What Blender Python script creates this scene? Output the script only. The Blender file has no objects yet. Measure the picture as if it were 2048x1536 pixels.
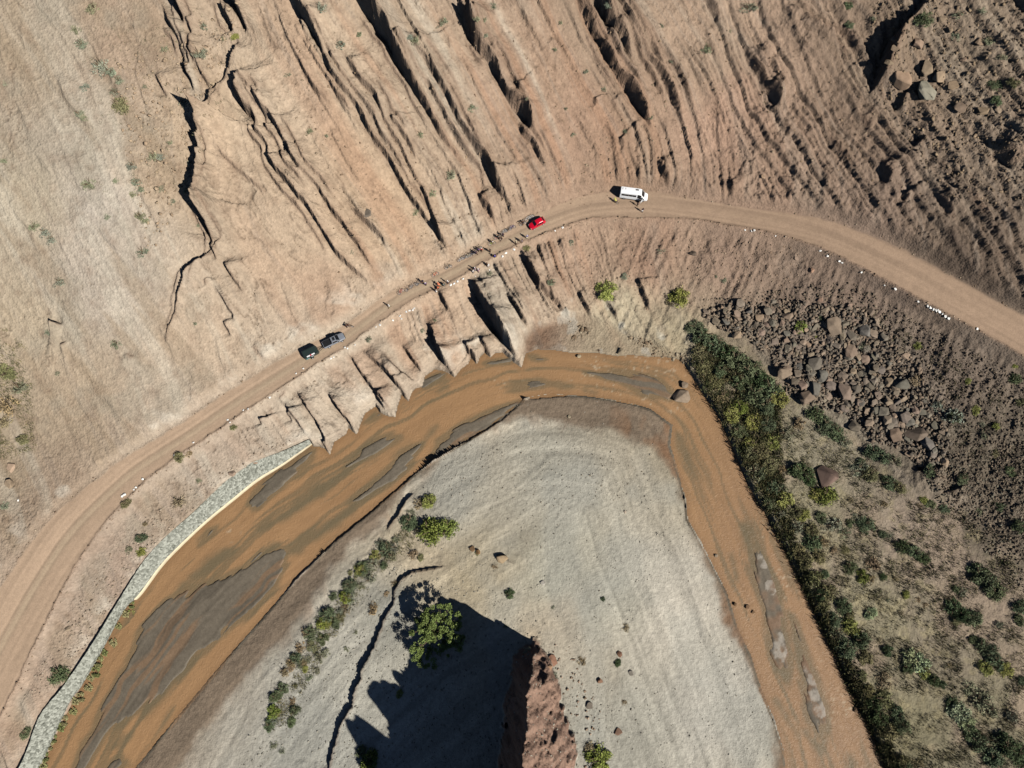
import bpy, bmesh, math, random
import numpy as np
from mathutils import Vector, Matrix, Euler
random.seed(7); rs = np.random.RandomState(7)
R = math.radians
scene = bpy.context.scene
COL = scene.collection

# ------------------------------------------------------------------ camera
CAM_Z = 160.0; TILT = R(15.0); F = 1365.33
cd = bpy.data.cameras.new('camera'); cd.sensor_width = 36; cd.lens = 24.0
cd.clip_start = 1; cd.clip_end = 3000
cam = bpy.data.objects.new('camera', cd); COL.objects.link(cam)
cam.location = (0, 0, CAM_Z); cam.rotation_euler = (TILT, 0, 0)
scene.camera = cam
# ------------------------------------------------------------------ sky and sun
SUN = Vector((0.77, -0.64, 0)).normalized(); ELEV = R(41)
world = bpy.data.worlds.new('World'); scene.world = world; world.use_nodes = True
nt = world.node_tree
sky = nt.nodes.new('ShaderNodeTexSky'); sky.sky_type = 'NISHITA'; sky.sun_disc = False
sky.sun_elevation = ELEV; sky.sun_rotation = math.atan2(SUN.x, SUN.y); sky.altitude = 2500; sky.air_density = 0.6; sky.dust_density = 0.2
bg = nt.nodes['Background']; bg.inputs['Strength'].default_value = 0.05
nt.links.new(sky.outputs['Color'], bg.inputs['Color'])
sd_ = bpy.data.lights.new('sun', 'SUN'); sd_.energy = 5.0; sd_.angle = R(0.5); sd_.color = (1.0, 0.955, 0.88)
sun = bpy.data.objects.new('sun', sd_); COL.objects.link(sun)
sun_dir = Vector((SUN.x*math.cos(ELEV), SUN.y*math.cos(ELEV), math.sin(ELEV)))
sun.rotation_euler = sun_dir.to_track_quat('Z', 'Y').to_euler(); sun.location = (100, -100, 120)
scene.view_settings.view_transform = 'Standard'; scene.view_settings.look = 'None'
scene.view_settings.exposure = 0.25; scene.view_settings.gamma = 1.0
scene.render.engine = 'CYCLES'
scene.cycles.max_bounces = 4; scene.cycles.diffuse_bounces = 0; scene.cycles.glossy_bounces = 2
scene.cycles.transparent_max_bounces = 4

# ------------------------------------------------------------------ helpers
def ss(a, b, x):
    t = np.clip((x-a)/(b-a), 0, 1); return t*t*(3-2*t)
def lin(c):
    c = np.asarray(c, float)/255.0
    return np.where(c <= 0.04045, c/12.92, ((c+0.055)/1.055)**2.4)
def _hash(ix, iy, seed):
    h = (ix.astype(np.int64)*374761393 + iy.astype(np.int64)*668265263 + seed*974711) & 0xffffffff
    h = ((h ^ (h >> 13))*1274126177) & 0xffffffff
    h = (h ^ (h >> 16)) & 0xffffffff
    return h.astype(np.float64)/4294967295.0
def vnoise(x, y, seed=0):
    fx = np.floor(x); fy = np.floor(y); ix = fx.astype(np.int64); iy = fy.astype(np.int64)
    tx = x-fx; ty = y-fy; tx = tx*tx*tx*(tx*(tx*6-15)+10); ty = ty*ty*ty*(ty*(ty*6-15)+10)
    a = _hash(ix, iy, seed); b = _hash(ix+1, iy, seed); c = _hash(ix, iy+1, seed); d = _hash(ix+1, iy+1, seed)
    return ((a+(b-a)*tx)*(1-ty) + (c+(d-c)*tx)*ty)*2-1
def fbm(x, y, o=4, seed=0, g=0.5):
    s = 0; a = 1; n = 0
    for i in range(o):
        s = s + a*vnoise(x*2**i+17.3*i, y*2**i-9.1*i, seed+i); n += a; a *= g
    return s/n
def pix(px, py, z):
    """point of the world at height z seen at that place of the photograph"""
    dx = (np.asarray(px, float)-1024)/F; dy = (768-np.asarray(py, float))/F
    ry = dy*math.cos(TILT)+math.sin(TILT); rz = dy*math.sin(TILT)-math.cos(TILT)
    t = (np.asarray(z, float)-CAM_Z)/rz
    return dx*t, ry*t
def dense(P, *vals, n=6):
    """Catmull-Rom through the points"""
    Q = np.column_stack([P]+[np.asarray(v) for v in vals]); out = []
    for k in range(len(Q)-1):
        a = Q[max(k-1, 0)]; b = Q[k]; c = Q[k+1]; d = Q[min(k+2, len(Q)-1)]
        for t in np.arange(n)/n: out.append(0.5*((2*b)+(-a+c)*t+(2*a-5*b+4*c-d)*t*t+(-a+3*b-3*c+d)*t**3))
    out.append(Q[-1]); return np.array(out)
def tag(o, label=None, cat=None, group=None, kind=None):
    if label: o['label'] = label
    if cat: o['category'] = cat
    if group: o['group'] = group
    if kind: o['kind'] = kind
    return o

# ------------------------------------------------------------------ base relief (control points: px, py, height)
CTRL = np.array([
 (-250,-250,52),(0,0,42),(200,0,42),(400,0,42),(600,0,44),(800,0,42),(1000,0,38),(1200,0,34),(1400,0,32),(1600,0,32),(1800,0,34),(2048,0,38),(2300,-200,48),(1000,-250,52),
 (0,200,36),(200,200,36),(400,200,34),(600,200,34),(800,200,32),(1000,200,28),(1200,200,23),(1400,200,21),(1600,200,21),(1800,200,25),(2048,200,31),(2300,200,38),
 (0,400,29),(200,400,29),(390,400,26),(600,400,25),(800,400,18),(950,400,14.5),(1400,330,14.5),(1600,370,15),(1800,400,18),(2048,450,23),(2300,500,28),
 (0,600,20),(200,600,20),(400,600,18),(600,590,14),(700,560,13),(2048,560,17),(-200,600,24),
 (0,760,13),(150,760,13),(350,760,11),(480,720,10.5),(0,900,7.5),(150,880,8),(-200,900,9),(0,1020,6),
 (-80,1450,4.2),(0,1290,4.6),(80,1150,5.3),(150,1050,6),(250,955,7),(380,868,8),(500,785,8.6),(620,712,9.2),(800,590,9.8),(1000,490,10.4),(1180,415,11),(1380,420,11.6),(1500,437,12),(1643,466,12.6),(1790,530,13.2),(2000,645,14),(2150,720,14.6),
 (350,930,6),(500,870,5.5),(600,800,6.5),(700,740,6.5),(250,1080,4),(420,970,4),(150,1230,3.4),(60,1400,3),(560,880,4),(640,860,4.5),(760,760,4),(840,700,4.2),(900,640,6),(960,640,5.5),(1040,640,4.5),(900,720,2.4),(1020,700,2.0),(820,760,2.0),(700,820,2.4),
 (1100,560,6.2),(1130,630,2.2),(1200,560,5.6),(1250,640,2.2),(1330,690,1.4),(1300,540,6.6),(1400,560,6.5),(1400,640,3),(1500,560,8),(1500,640,5),(1650,580,9.4),(1650,680,6),(1800,650,9.6),(1800,760,6.4),(1950,780,10),(2048,850,10),(1900,900,6.6),(2048,1000,8),(1600,780,3),(1700,860,3.2),(1800,960,4),(1950,1050,5),(2048,1130,6),(2250,900,13),
 (1420,760,1.8),(1480,880,1.8),(1560,1040,1.8),(1650,1200,1.8),(1740,1400,1.8),(1800,1536,1.8),(1700,1050,2.2),(1850,1250,2.6),(2000,1400,3),(2250,1300,5),(2000,1700,3),
 (1000,900,0.9),(1100,950,1.3),(1200,900,1.0),(900,1000,1.6),(1300,1000,1.2),(1340,1150,1.2),(1100,1100,2.2),(950,1130,2.6),(1200,1250,2.4),(1400,1350,1.2),(1500,1500,1.0),(1200,1450,2.6),(1000,1300,3),(800,1300,2.4),(700,1400,1.8),(600,1500,1.2),(700,1200,1.6),(600,1300,1.2),(500,1450,.6),(900,1500,3),(800,1700,3),(1200,1700,3),(1200,1150,1.9),
 (700,950,-.3),(1000,770,-.3),(1400,850,-.3),(1500,1100,-.3),(1600,1350,-.3),(300,1300,-.3),(200,1500,-.3)], float)
cx, cy = pix(CTRL[:,0], CTRL[:,1], CTRL[:,2]); cz = CTRL[:,2]
def tps_fit(x, y, v, lam):
    n = len(x); d2 = (x[:,None]-x[None])**2+(y[:,None]-y[None])**2
    K = np.where(d2 > 0, 0.5*d2*np.log(np.maximum(d2, 1e-12)), 0)+lam*np.eye(n)
    P = np.stack([np.ones(n), x, y], 1)
    A = np.block([[K, P], [P.T, np.zeros((3,3))]])
    w = np.linalg.solve(A, np.concatenate([v, np.zeros(3)])); return w
def tps_eval(w, x, y, X, Y):
    out = w[-3]+w[-2]*X+w[-1]*Y
    for i in range(len(x)):
        d2 = (X-x[i])**2+(Y-y[i])**2
        out = out+w[i]*0.5*d2*np.log(np.maximum(d2, 1e-12))
    return out
CX = np.arange(-150, 151, 2.0); CY = np.arange(-80, 151, 2.0)
CGX, CGY = np.meshgrid(CX, CY)
def coarse(w, x, y): return tps_eval(w, x, y, CGX, CGY)
BASE = coarse(tps_fit(cx/10, cy/10, cz, 0.02), cx/10, cy/10) if False else None
wS = tps_fit(cx, cy, cz, 60.0); BASE = coarse(wS, cx, cy)
def samp(grid, gx, gy, X, Y):
    X = np.clip(X, gx[0], gx[-1]-1e-6); Y = np.clip(Y, gy[0], gy[-1]-1e-6)
    i = np.clip(np.searchsorted(gx, X, side='right')-1, 0, len(gx)-2); j = np.clip(np.searchsorted(gy, Y, side='right')-1, 0, len(gy)-2)
    tx = (X-gx[i])/(gx[i+1]-gx[i]); ty = (Y-gy[j])/(gy[j+1]-gy[j])
    return (grid[j,i]*(1-tx)+grid[j,i+1]*tx)*(1-ty)+(grid[j+1,i]*(1-tx)+grid[j+1,i+1]*tx)*ty
def march(zf, px, py, ztop=75.0, n=900):
    """first hit of the photograph's sight line with a relief zf(x, y)"""
    px = np.atleast_1d(np.asarray(px, float)); py = np.atleast_1d(np.asarray(py, float))
    zs = np.linspace(ztop, -3, n)[:,None]
    x, y = pix(px[None], py[None], zs)
    below = zf(x, y) >= zs
    below[-1] = True
    k = np.argmax(below, 0); k0 = np.maximum(k-1, 0); c = np.arange(len(px))
    za = zs[k0,0]; zb = zs[k,0]
    for _ in range(8):
        zm = (za+zb)/2; xm, ym = pix(px, py, zm); h = zf(xm, ym) >= zm
        za = np.where(h, za, zm); zb = np.where(h, zm, zb)
    return xm, ym, zf(xm, ym)
basef = lambda x, y: samp(BASE, CX, CY, x, y)

# ------------------------------------------------------------------ fine grid
def axis(a, b, st, far, n=26):
    core = np.arange(a, b+1e-6, st); g = np.cumsum(st*1.28**np.arange(1, n)); g = g*(far/g[-1])
    lo = a-g[::-1]; hi = core[-1]+g
    return np.concatenate([lo, core, hi])
GX = axis(-128, 128, 0.25, 320); GY = axis(-56, 132, 0.25, 320)
X, Y = np.meshgrid(GX, GY)
# cubic-ish smooth upsampling: bilinear of coarse then one blur is enough because TPS is smooth at 2 m
Xc = np.clip(X, -149, 149); Yc = np.clip(Y, -79, 149)
Z = samp(BASE, CX, CY, Xc, Yc)
far = np.maximum(np.maximum(np.abs(X)-140, 0), np.maximum(Y-140, 0))
Z = Z + np.where(Y > 20, far*0.35, 0)

def window(pts, m):
    x0, x1 = pts[:,0].min()-m, pts[:,0].max()+m; y0, y1 = pts[:,1].min()-m, pts[:,1].max()+m
    i0, i1 = np.searchsorted(GX, [x0, x1]); j0, j1 = np.searchsorted(GY, [y0, y1])
    return slice(j0, j1), slice(i0, i1)
def line_dist(pts, val, xx, yy):
    """distance, side (+left of travel), interpolated value and arc position"""
    D = np.full(xx.shape, 1e9); S = np.zeros(xx.shape); V = np.zeros(xx.shape); A = np.zeros(xx.shape); s0 = 0
    for k in range(len(pts)-1):
        a = pts[k]; b = pts[k+1]; d = b-a; L = np.hypot(*d)+1e-9
        t = ((xx-a[0])*d[0]+(yy-a[1])*d[1])/L**2; tc = np.clip(t, 0, 1)
        ex = xx-(a[0]+tc*d[0]); ey = yy-(a[1]+tc*d[1]); dist = np.hypot(ex, ey)
        m = dist < D
        D = np.where(m, dist, D); S = np.where(m, np.sign(d[0]*ey-d[1]*ex), S)
        V = np.where(m, val[k]+(val[k+1]-val[k])*tc, V); A = np.where(m, s0+tc*L, A); s0 += L
    return D, S, V, A
def inside(poly, xx, yy):
    r = np.zeros(xx.shape, bool); n = len(poly); j = n-1
    for i in range(n):
        xi, yi = poly[i]; xj, yj = poly[j]
        if yi != yj:
            r ^= ((yi > yy) != (yj > yy)) & (xx < (xj-xi)*(yy-yi)/(yj-yi)+xi)
        j = i
    return r
def poly_sd(P, xx, yy):
    Q = np.vstack([P, P[:1]]); D, _, _, _ = line_dist(Q, np.zeros(len(Q)), xx, yy)
    return np.where(inside(P, xx, yy), -D, D)
def smooth_poly(P, it=1):
    for _ in range(it):
        N = np.roll(P, -1, 0); P = np.stack([P*0.75+N*0.25, P*0.25+N*0.75], 1).reshape(-1, 2)
    return P
def wpoly(pts, z=0.0, it=1):
    p = np.array(pts, float); x, y = pix(p[:,0], p[:,1], z); return smooth_poly(np.stack([x, y], 1), it)
def sd_field(P, m=8.0):
    f = np.full(X.shape, m); w = window(P, m); f[w] = np.minimum(poly_sd(P, X[w], Y[w]), m); return f

# ------------------------------------------------------------------ strata coordinate (runs across the rock beds)
SL = [(0,[(-60,100),(0,250),(100,500),(200,700)]),(23,[(60,0),(190,230),(300,480),(380,640)]),(49,[(345,0),(385,120),(400,230),(393,400),(430,512),(520,650)]),
 (61,[(459,153),(503,257),(573,370),(653,483),(745,575)]),(66,[(469,60),(540,239),(633,377),(705,480)]),(88,[(582,0),(703,200),(776,323),(850,440),(900,500)]),
 (104,[(713,7),(810,160),(896,293),(936,343)]),(110,[(830,113),(903,227),(973,333),(1016,413)]),(127,[(910,0),(986,140),(1056,260),(1100,350)]),
 (156,[(1150,0),(1216,123),(1303,263)]),(166,[(1226,10),(1316,153),(1363,233)]),(189,[(1399,0),(1483,103),(1553,233),(1650,370)]),(204,[(1583,10),(1686,103),(1800,280),(1906,453)]),
 (225,[(1800,60),(1930,220),(2048,380)]),(60,[(720,702),(816,800)]),(75,[(843,639),(906,750)]),(92,[(943,572),(1036,729)]),(111,[(1043,512),(1130,635)]),(126,[(1150,579),(1183,635)]),(145,[(1273,565),(1303,625)]),(48,[(600,780),(683,832),(710,865)]),(165,[(1380,500),(1440,600)]),(190,[(1560,520),(1640,640)])]
sx, sy, sv = [], [], []
for v, pl in SL:
    for a in pl: sx.append(a[0]); sy.append(a[1]); sv.append(v)
wx, wy, _ = march(basef, sx, sy)
wst = tps_fit(wx, wy, np.array(sv, float), 200.0); SG = coarse(wst, wx, wy)
S = samp(SG, CX, CY, Xc, Yc)
S = S + 1.2*fbm(X/14, Y/14, 3, 5)
T = Y*0.9 - X*0.4

# ------------------------------------------------------------------ outlines traced on the water plane
RIVER = [(-150,1900),(60,1600),(85,1536),(130,1440),(200,1307),(247,1221),(280,1194),(320,1137),(387,1067),(440,1024),(500,972),(567,929),(620,892),(640,893),
 (650,897),(660,909),(668,884),(692,868),(697,855),(714,869),(721,848),(729,827),(752,812),(762,826),(778,832),(791,834),(794,815),(803,789),(817,802),(824,784),(832,776),(844,774),(850,752),(870,738),(890,742),(910,754),(922,738),(936,728),(942,714),(954,728),(960,714),(970,704),(981,715),(990,706),(1005,704),(1025,722),(1043,735),(1048,716),(1052,706),(1075,698),(1110,700),(1150,706),(1200,706),(1235,712),(1260,709),(1290,712),(1330,713),(1365,720),(1376,740),(1400,777),(1440,835),(1462,885),(1500,975),(1540,1040),(1580,1115),(1620,1195),(1660,1285),(1700,1368),(1730,1428),(1760,1500),(1778,1545),(1900,1900),
 (1680,1900),(1572,1545),(1569,1507),(1549,1440),(1523,1380),(1503,1314),(1476,1257),(1453,1184),(1423,1124),(1403,1084),(1376,1041),(1372,1000),(1358,950),(1340,890),(1345,850),(1300,818),(1250,802),(1166,792),(1100,787),(1050,795),(1043,802),(1000,838),(940,878),(870,917),(816,959),(743,1022),(683,1071),(600,1147),(547,1211),(480,1287),(393,1387),(333,1461),(273,1534),(60,1800),(0,1900)]
PR = wpoly(RIVER, 0, 0); SDR = sd_field(PR, 30.0)
BARS = [
 [(347,1187),(447,1152),(480,1137),(530,1096),(580,1091),(577,1117),(547,1180),(510,1225),(467,1247),(433,1281),(400,1310),(367,1347),(333,1374),(290,1417),(253,1447),(213,1467),(187,1504),(160,1560),(130,1600),(147,1534),(163,1491),(187,1461),(200,1414),(227,1364),(250,1317),(267,1281),(293,1237)],
 [(420,1054),(437,1056),(413,1087),(387,1096)],
 [(806,869),(776,869),(750,882),(716,909),(683,935),(703,937),(750,915),(793,882)],
 [(846,879),(810,892),(776,929),(750,955),(716,985),(690,1008),(716,1010),(783,969),(816,942),(843,895)],
 [(850,934),(870,889),(896,859),(950,832),(1016,805),(1045,800),(1000,840),(940,880),(880,915)],
 [(993,785),(1040,760),(1083,759),(1123,768),(1150,774),(1083,777)],
 [(1163,747),(1183,742),(1266,742),(1316,755),(1340,775),(1350,799),(1296,795),(1266,782),(1233,765)],
 [(960,730),(983,719),(1016,715),(1030,725),(1016,732)],[(1053,709),(1096,719),(1070,722)],
 [(850,759),(870,748),(895,744),(883,757),(843,779)],[(720,852),(735,836),(764,822),(764,836)],
 [(493,1012),(513,972),(567,931),(617,894),(637,903),(600,942),(547,985),(516,1022)],
 [(1499,1111),(1513,1077),(1529,1107),(1553,1157),(1566,1211),(1569,1257),(1586,1324),(1583,1347),(1553,1341),(1539,1311),(1529,1244),(1523,1204),(1506,1157)],
 [(1579,1217),(1599,1264),(1633,1344),(1653,1401),(1659,1451),(1643,1481),(1623,1447),(1609,1414),(1599,1341),(1593,1284)],
 [(230,1490),(262,1460),(266,1470),(225,1500)],[(1186,700),(1220,697),(1216,708)],[(215,1520),(240,1512),(262,1520),(240,1545),(200,1550)]]
BARP = [wpoly(b, 0, 2) for b in BARS]
SHOAL = [[(700,935),(640,965),(590,1005),(530,1055),(515,1062),(560,1045),(620,1010),(680,962)],[(716,1000),(660,1040),(600,1075),(570,1095),(640,1080),(700,1035)],
 [(860,865),(880,845),(850,885),(835,900)],[(1476,1041),(1499,1041),(1509,1074),(1499,1107),(1489,1100)],[(1460,1100),(1470,1130),(1475,1170),(1466,1140)],
 [(415,1120),(450,1100),(480,1095),(440,1130),(370,1170),(350,1185)],[(1540,1320),(1590,1350),(1575,1372),(1560,1360)],[(1600,1450),(1640,1490),(1660,1455),(1650,1500),(1640,1510)],
 [(1570,1200),(1600,1290),(1612,1340),(1600,1345),(1590,1290)],[(1545,1390),(1570,1420),(1600,1480),(1580,1450)],[(1700,1500),(1712,1530),(1700,1550)],[(873,790),(900,770),(880,775)],
 [(580,1090),(620,1060),(640,1065),(585,1120)],[(1120,770),(1165,775),(1200,790),(1160,778)],[(1350,860),(1380,900),(1392,960),(1380,950),(1362,900)],[(280,1420),(330,1380),(380,1320),(400,1310),(350,1372),(290,1440)]]
SHP = [wpoly(b, 0, 2) for b in SHOAL]
FLOW = [(0,1750),(150,1500),(300,1270),(480,1080),(700,920),(900,800),(1050,750),(1200,755),(1340,800),(1420,930),(1480,1080),(1550,1250),(1620,1400),(1680,1560),(1780,1850)]
fl = np.array(FLOW, float); fx_, fy_ = pix(fl[:,0], fl[:,1], 0); FLP = dense(np.stack([fx_, fy_], 1), n=6)
def flow(xx, yy):
    D, Sg, _, A = line_dist(FLP, np.zeros(len(FLP)), xx, yy); return D*Sg, A
wfl = window(FLP, 60); FD = np.zeros(X.shape); FA = np.zeros(X.shape); FD[wfl], FA[wfl] = flow(X[wfl], Y[wfl])
def min_sd(polys, m=6.0):
    f = np.full(X.shape, m)
    for P in polys:
        w = window(P, m); f[w] = np.minimum(f[w], poly_sd(P, X[w], Y[w]))
    return f
wob = 0.45*fbm(X/3.0, Y/3.0, 3, 40)
SDB = min_sd(BARP)+wob+1.1*fbm(FD/.9, FA/9, 3, 41)*ss(900, 880, 0*X+880)
GRAV = wpoly([(1366,1025),(1379,1097),(1409,1157),(1433,1234),(1463,1304),(1499,1347),(1516,1407),(1536,1474),(1543,1534),(1640,1900),(250,1900),(373,1534),(467,1400),(567,1297),(633,1224),(683,1134),(760,1070),(810,1022),(830,975),(863,955),(883,925),(940,889),(983,872),(1036,849),(1100,855),(1166,875),(1230,865),(1316,912),(1346,955)], .6, 2)
SDG = sd_field(GRAV, 12.0)

# ------------------------------------------------------------------ the road line
ROAD = [(-260,1800,130),(-80,1450,118),(0,1290,112),(80,1150,98),(150,1052,84),(250,955,62),(300,918,54),(380,866,50),(500,785,50),(620,711,44),(683,676,38),(800,594,36),(900,545,34),(1000,488,34),(1100,440,42),(1180,414,50),(1280,408,60),(1380,418,44),(1500,437,42),(1643,466,60),(1790,530,74),(1900,590,72),(2000,645,72),(2200,760,72)]
rp = np.array(ROAD, float)
rx, ry, rz = march(basef, rp[:,0], rp[:,1])
RL = np.stack([rx, ry], 1); RW = rp[:,2]/8.2/2
RZ = np.interp(np.arange(len(rz)), np.arange(len(rz)), rz)
rd = dense(RL, RW, RZ, n=5)
DR, SR, IR, AR = line_dist(rd[:,:2], np.arange(len(rd), dtype=float), X, Y)
WR = np.interp(IR, np.arange(len(rd)), rd[:,2]); ZR = np.interp(IR, np.arange(len(rd)), rd[:,3])
DRe = DR - WR + 0.35*fbm(X/2.5, Y/2.5, 3, 71)      # distance outside the road's edge
right_side = SR < 0                                 # downhill side

# ------------------------------------------------------------------ hillside rock relief
hillm = ss(0.4, 3.0, DRe)*ss(0.5, 2.5, SDR)*(1-ss(1.5, -1.5, SDG))
# east flat, where the ground is loose and brushy
EAST = wpoly([(1380,740),(1420,640),(1480,690),(1560,760),(1620,820),(1740,900),(1800,980),(1900,1010),(1960,1060),(2048,1130),(2400,1300),(2400,2000),(1880,2000),(1778,1540),(1580,1115),(1462,885)], 2.0, 2)
SDE = sd_field(EAST, 12.0)
hillm = hillm*ss(-2, 2, SDE)
PXg = 1024+F*X/np.maximum(math.sin(TILT)*Y+math.cos(TILT)*(CAM_Z-Z), 20)
PYg = 768-F*(math.cos(TILT)*Y-math.sin(TILT)*(CAM_Z-Z))/np.maximum(math.sin(TILT)*Y+math.cos(TILT)*(CAM_Z-Z), 20)
rough = 0.22+0.75*ss(380, 620, PXg)*(1-0.35*ss(500,560,PYg)*ss(1100,900,PXg))+0.3*ss(900, 1300, PXg)+0.4*ss(1350, 1700, PXg)
rough *= 1-0.45*ss(900,600,PXg)*ss(430,700,PYg)
rough = np.minimum(rough, 1.08)
talus = ss(1120, 1250, PXg)*ss(0.5, 3, DRe)*right_side*ss(1, 4, SDE)      # loose slope under the road
strat = hillm*(1-0.75*talus)
def saw(u, rise=.09):
    k = np.floor(u); f = u-k; a = .35+.9*_hash(k.astype(np.int64), (k*0).astype(np.int64), 9)
    b = .35+.9*_hash((k-1).astype(np.int64), (k*0).astype(np.int64), 9)
    return np.where(f < rise, a*ss(0, rise, f), a*(1-f)/(1-rise))
jit = 0.8*fbm(X/5, Y/5, 3, 11)
hj = fbm(X/.9, Y/.9, 2, 12); wj = fbm(X/3.1, Y/3.1, 3, 13)
n1 = saw(S/6.3+0.9*fbm(S/16, T/45, 2, 21)+0.10*jit+.035*hj+.05*wj)
n2 = saw(S/2.3+1.1*fbm(S/7, T/22, 2, 22)+0.2*jit+.10*hj+.1*wj)
n3 = saw(S/0.95+0.9*fbm(S/3, T/9, 2, 23)+0.5*jit+.2*hj, .25)
amp1 = ss(-0.35, 0.5, fbm(S/12, T/18, 2, 31)); amp2 = ss(-0.15, 0.55, fbm(S/6, T/12, 2, 32)); amp3 = ss(-0.25, 0.5, fbm(S/4, T/8, 2, 33))
dZ = strat*rough*(1-.55*ss(1400,1550,PXg))*(1.25*n1*amp1+0.75*n2*amp2+0.28*n3*amp3)
dZ += hillm*(0.12+0.7*rough)*(0.9*fbm(X/11, Y/11, 3, 51)+0.28*fbm(X/2.2, Y/2.2, 4, 52, 0.6))
lf = hillm*ss(560, 300, PXg)
ph = (X*.80+Y*.60)
dZ += lf*(0.45*saw(ph/9+0.6*fbm(X/14, Y/14, 3, 55))*ss(-.1,.5,fbm(X/12,Y/12,2,56))+0.10*fbm((X*.8+Y*.6)/.8, (X*-.6+Y*.8)/7, 3, 57))
# crumbling, gullied ground of the right-hand hill
rh = hillm*ss(1250, 1600, PXg)*(1-0.5*talus)
G1 = (X*0.87-Y*0.42); G2 = (X*0.42+Y*0.87)
rid = 1-np.abs(fbm(G1/5.5+0.5*fbm(X/9,Y/9,2,64), G2/19, 4, 61, 0.6))*2.4
dZ += rh*(0.2*np.clip(rid, -0.4, 1)+0.32*fbm(X/1.2, Y/1.2, 3, 62, 0.75)*(1+.3*ss(1700,1850,PXg))+0.45*fbm(X/8, Y/8, 3, 63)+0.4*saw(S/2.6+.5*fbm(S/5,T/9,3,68)+.1*hj)*ss(-.2,.4,fbm(X/9,Y/9,2,69))*ss(1650,1450,PXg)+0.35*fbm(S/.9, T/3.5, 3, 70, .7))
dxa, dya, _ = march(basef, [1700, 1990], [130, 540]); dd_ = np.array([dxa[1]-dxa[0], dya[1]-dya[0]]); dd_ /= np.hypot(*dd_)
SP = (X*dd_[1]-Y*dd_[0])*-1+0.9*fbm(X/10, Y/10, 3, 73); TP_ = X*dd_[0]+Y*dd_[1]
rh2 = hillm*ss(1300, 1500, PXg)*(~right_side)
bed1 = saw(SP/3.4+.35*fbm(SP/5, TP_/30, 2, 74)+.07*hj+.08*wj); bed2 = saw(SP/1.3+.4*fbm(SP/3, TP_/16, 2, 75)+.15*hj, .15)
dZ += rh2*(1.0*bed1*ss(-.4,.1,fbm(SP/5,TP_/22,2,76))+0.5*bed2*ss(-.4,.2,fbm(SP/3,TP_/12,2,77)))
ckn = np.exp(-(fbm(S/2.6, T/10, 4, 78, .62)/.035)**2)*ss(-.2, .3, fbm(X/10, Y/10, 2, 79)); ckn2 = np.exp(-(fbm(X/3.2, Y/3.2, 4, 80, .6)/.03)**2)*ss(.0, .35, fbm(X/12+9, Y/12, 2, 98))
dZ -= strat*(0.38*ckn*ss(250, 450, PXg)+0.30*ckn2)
# rills of the talus, running down towards the river
rl = vnoise((X*0.9-Y*0.38)/0.9+0.6*jit, (X*0.38+Y*0.9)/9, 65)
dZ += talus*(0.22*rl+0.18*fbm(X/0.9, Y/0.9, 2, 66)+0.6*fbm(X/7, Y/7, 2, 67))

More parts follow.
